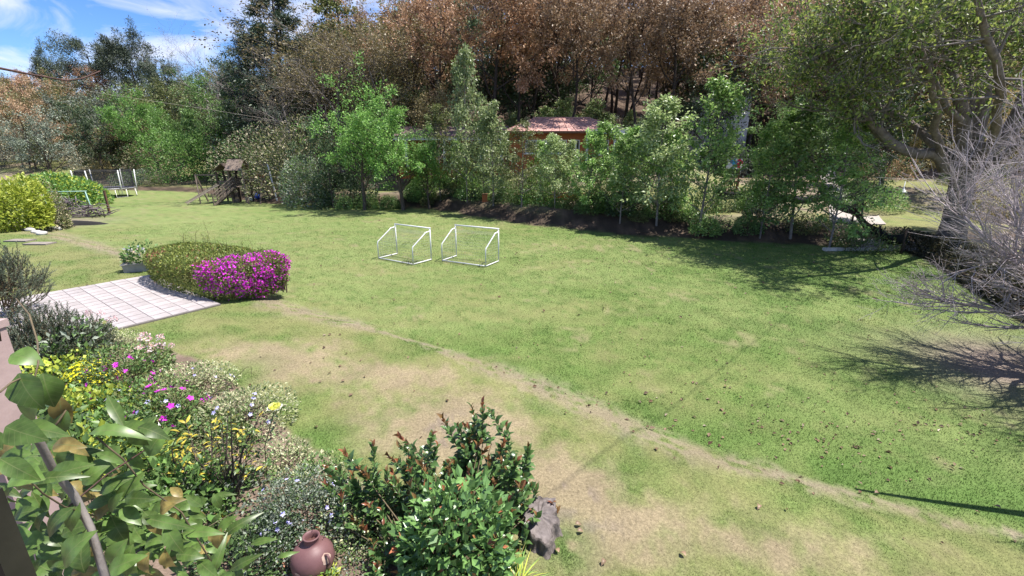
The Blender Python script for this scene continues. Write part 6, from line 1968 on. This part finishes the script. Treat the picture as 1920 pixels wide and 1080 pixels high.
# --- dry arching stalk
bb = Vector(G(400, 820, BZ))
pts = [D(x_, y_, bb.y) for x_, y_ in ((330, 790), (380, 750), (428, 722), (450, 700), (463, 688), (472, 690), (471, 706))]
tag(obj('dry_stalk', Acc().tube([(pts[0][0] - .05, pts[0][1], BZ)] + pts, [.006, .006, .005, .0045, .004, .003, .003, .002], 5).mesh('dry_stalk', M['stem'])), 'dry bent stalk arching over the bed towards the lawn', 'stalk')

# --- clay jar
def jar():
    b = G(588, 1072, BZ)
    o = thing('clay_jar', 'round purple brown clay jar with chipped loop handles', 'jar', (b[0], b[1], BZ - .02), .3)
    o.rotation_euler = (math.radians(-4), math.radians(3), .3)
    s = 1.0
    prof = [(.01, .0), (.11, .0), (.155, .04), (.19, .11), (.20, .18), (.187, .25), (.15, .305), (.10, .335), (.068, .348), (.064, .37), (.068, .40), (.078, .415), (.078, .425), (.066, .425), (.056, .40), (.052, .36), (.05, .34)]
    obj('body', Acc().lathe(prof, 36).mesh('body', M['clay'], True), o)
    obj('inside', Acc().lathe([(.052, .36), (.01, .352)], 20).mesh('inside', M['clay_in'], True), o)
    def P(a, r, z): return (r * math.cos(a), r * math.sin(a), z)
    for a in (-.75, 2.4):
        hd = obj('handle', Acc().tube([P(a, .165, .275), P(a, .20, .295), P(a, .225, .26), P(a, .225, .21), P(a, .198, .175)], [.010, .012, .012, .011, .010], 7).mesh('handle', M['clay'], True), o)
    # bare patches where glaze broke off
    for a, z, w, hgt in ((-.75, .245, .26, .065), (-2.2, .17, .14, .02)):
        V, Q = [], []
        for i in range(7):
            for j in range(9):
                u, v = j / 8 - .5, i / 6 - .5
                k = math.sqrt(max(0, .25 - v * v)) * 2
                zz = z + v * hgt * 2 * .8
                r = np.interp(zz, [q[1] for q in prof[:10]], [q[0] for q in prof[:10]]) + .003
                V.append(P(a + u * w * 2 * k * (1 + .15 * math.sin(7 * v + 3 * u)), r, zz))
        Q = [(i * 9 + j, i * 9 + j + 1, (i + 1) * 9 + j + 1, (i + 1) * 9 + j) for i in range(6) for j in range(8)]
        obj('chipped_patch', Acc().add(V, Q).mesh('chipped_patch', M['chip'], True), o)
jar()

# --- tree stump
def stump():
    b = G(1012, 1003, BZ)
    o = thing('tree_stump', 'gnarled pale tree stump with a cut top at the lawn edge', 'stump', (b[0], b[1] + .08, BZ - .04), .2)
    n = 64
    th = np.arange(n) * 2 * math.pi / n
    rn = np.random.default_rng(9)
    lobe = .185 + .045 * np.cos(2 * (th - 1.35)) + .05 * np.exp(-((th - 4.75) / .38) ** 2) + .035 * np.exp(-((th - 5.75) / .3) ** 2) + .03 * np.exp(-((th - .6) / .3) ** 2) + .012 * np.sin(11 * th) + .008 * np.sin(19 * th + 1)
    lobe -= .05 * np.exp(-((th - 5.3) / .16) ** 2) + .03 * np.exp(-((th - 3.9) / .2) ** 2)
    hz = .30 - .11 * np.exp(-((th - 4.8) / .62) ** 2) + .03 * np.sin(3 * th)          # the side facing the house is cut lower
    rows = []
    for t, f in ((0, 1.32), (.15, 1.16), (.4, 1.03), (.7, 1.0), (.92, 1.0), (1.0, .93)):
        r = lobe * f * (1 + .035 * rn.normal(0, 1, n))
        rows.append(np.stack([r * np.cos(th) * 1.2, r * np.sin(th) * 1.2, hz * t * .8], 1))
    V = np.vstack(rows)
    Q = [(i * n + j, i * n + (j + 1) % n, (i + 1) * n + (j + 1) % n, (i + 1) * n + j) for i in range(5) for j in range(n)]
    obj('bark', Acc().add(V, Q).mesh('bark', M['stump_bark'], True), o)
    top = rows[-1]
    VV = [top]
    for k, (f, dz) in enumerate(((.9, -.012), (.6, .004), (.3, .008))):
        rr = top * np.array((f, f, 1)) + np.stack([np.zeros(n), np.zeros(n), dz + (.012 * rn.normal(0, 1, n) if k == 0 else .006 * rn.normal(0, 1, n))], 1)
        rr[:, 2] = rr[:, 2] * (1 - .0) + .0
        VV.append(rr)
    c = VV[-1].mean(0)
    VV = np.vstack(VV + [[c]])
    T = [(4 * n, 3 * n + j, 3 * n + (j + 1) % n) for j in range(n)]
    QQ = [(i * n + j, i * n + (j + 1) % n, (i + 1) * n + (j + 1) % n, (i + 1) * n + j) for i in range(3) for j in range(n)]
    obj('cut_top', Acc().add(VV, QQ, T).mesh('cut_top', M['stump_top'], True), o)
    obj('split_wood', Acc().tube([(.06, -.12, .10), (.13, -.03, .17), (.19, .06, .20)], [.015, .03, .012], 7).mesh('split_wood', M['stump_red'], True), o)
    obj('root_knob', Acc().tube([(.02, -.20, .10), (.05, -.27, .05), (.06, -.33, -.03)], [.07, .055, .03], 9).mesh('root_knob', M['stump_bark'], True), o)
stump()

# --- strappy leaves at the bottom
b = G(968, 1105, BZ)
o = thing('strappy_plant', 'tuft of thin yellow green strappy leaves below the stump', 'plant', (b[0], b[1], BZ - .02))
rg = random.Random(8)
lm = [leaf_blade('leaf', .42, .014, M['lime'], .4, .1, 5), leaf_blade('leaf', .36, .014, M['bgreen'], .7, .1, 5), leaf_blade('leaf', .34, .013, M['vine_yellow'], .6, .1, 5)]
for k in range(80):
    lo = obj('leaf', lm[rg.choice([0, 0, 1, 1, 2])], o)
    a = rg.uniform(0, 6.28)
    orient(lo, (rg.gauss(0, .05), rg.gauss(0, .05), 0), (math.cos(a) * .55, math.sin(a) * .55, 1), (-math.cos(a), -math.sin(a), .4), rg.uniform(.6, 1.1))

# a salmon coloured succulent left of the jar
b = G(530, 1060, BZ)
o = thing('salmon_succulent', 'salmon pink fingered succulent left of the jar', 'plant', (b[0], b[1], BZ))
ml = leaf_blade('leaf', .11, .018, leafmat('salmon_leaf', [(.42, .17, .11), (.5, .24, .17)], .2), .0, .2, 3)
for k in range(26):
    lo = obj('leaf', ml, o); a = rg.uniform(0, 6.28)
    orient(lo, (rg.gauss(0, .03), rg.gauss(0, .03), 0), (math.cos(a) * .7, math.sin(a) * .7, .8), (-math.cos(a), -math.sin(a), .6), rg.uniform(.6, 1.1))

# --- fallen leaves on the lawn
rn = np.random.default_rng(77)
def litter(n, cx, cy, sx, sy, size):
    X = rn.normal(cx, sx, n); Y = rn.normal(cy, sy, n)
    k = (outside(X, Y) < -.2)
    return X[k], Y[k], np.full(k.sum(), size)
parts = [litter(120, 6.2, 6.3, 1.7, 1.3, .048), litter(110, 7.8, 9.5, 2.6, 1.9, .05), litter(60, 3, 10, 3.0, 2.5, .05), litter(60, 4.6, 5.6, .5, .4, .05), litter(50, 7.2, 6.2, .45, .4, .055), litter(260, 8, 19, 5, 3, .08), litter(160, -3, 20, 9, 6, .08), litter(90, 3, 6.5, 1.6, .8, .07), litter(40, -2, 7.5, 2, 1.2, .06)]
X = np.concatenate([q[0] for q in parts]); Y = np.concatenate([q[1] for q in parts]); S = np.concatenate([q[2] for q in parts])
n = len(X)
C_ = np.stack([X, Y, H(X, Y) + .015], 1)
Dd = np.stack([rn.normal(0, 1, n), rn.normal(0, 1, n), np.abs(rn.normal(0, .25, n))], 1)
Nn = np.stack([rn.normal(0, .45, n), rn.normal(0, .45, n), np.ones(n)], 1)
ln = S * rn.uniform(.5, 1.5, n)
tag(obj('fallen_leaves', Acc().leaves(C_, Dd, Nn, ln, ln * .6, fold=.3).mesh('fallen_leaves', M['litter']), None, None, 'stuff'), 'small brown dead leaves scattered over the lawn', 'leaves')
for k, (px, py, lab) in enumerate([(1078, 987, 'curled reddish brown leaf right of the stump'), (1048, 1041, 'curled pale brown leaf below the stump'), (1133, 1053, 'small dark curled leaf near the bottom edge'), (1082, 1000, 'tiny dark leaf just under the reddish curled one'),
                              (1285, 1047, 'dark dead leaf alone on the straw coloured grass'), (1422, 950, 'dark leaf alone on the drier grass slope'), (1640, 922, 'large crumpled brown leaf by the trodden edge'), (1880, 945, 'crumpled reddish leaf near the right edge')]):
    b = G(px, py, BZ if px < 1500 else .1)
    lo = obj('fallen_leaf', leaf_blade('fallen_leaf', .07, .045, M['litter'], .5, .45, 4))
    orient(lo, (b[0], b[1], h1(b[0], b[1]) + .03), (math.cos(k * 2.1), math.sin(k * 2.1), .15), (.2, -.2, 1), 1.1)
    tag(lo, lab, 'leaf', 'large fallen leaves')
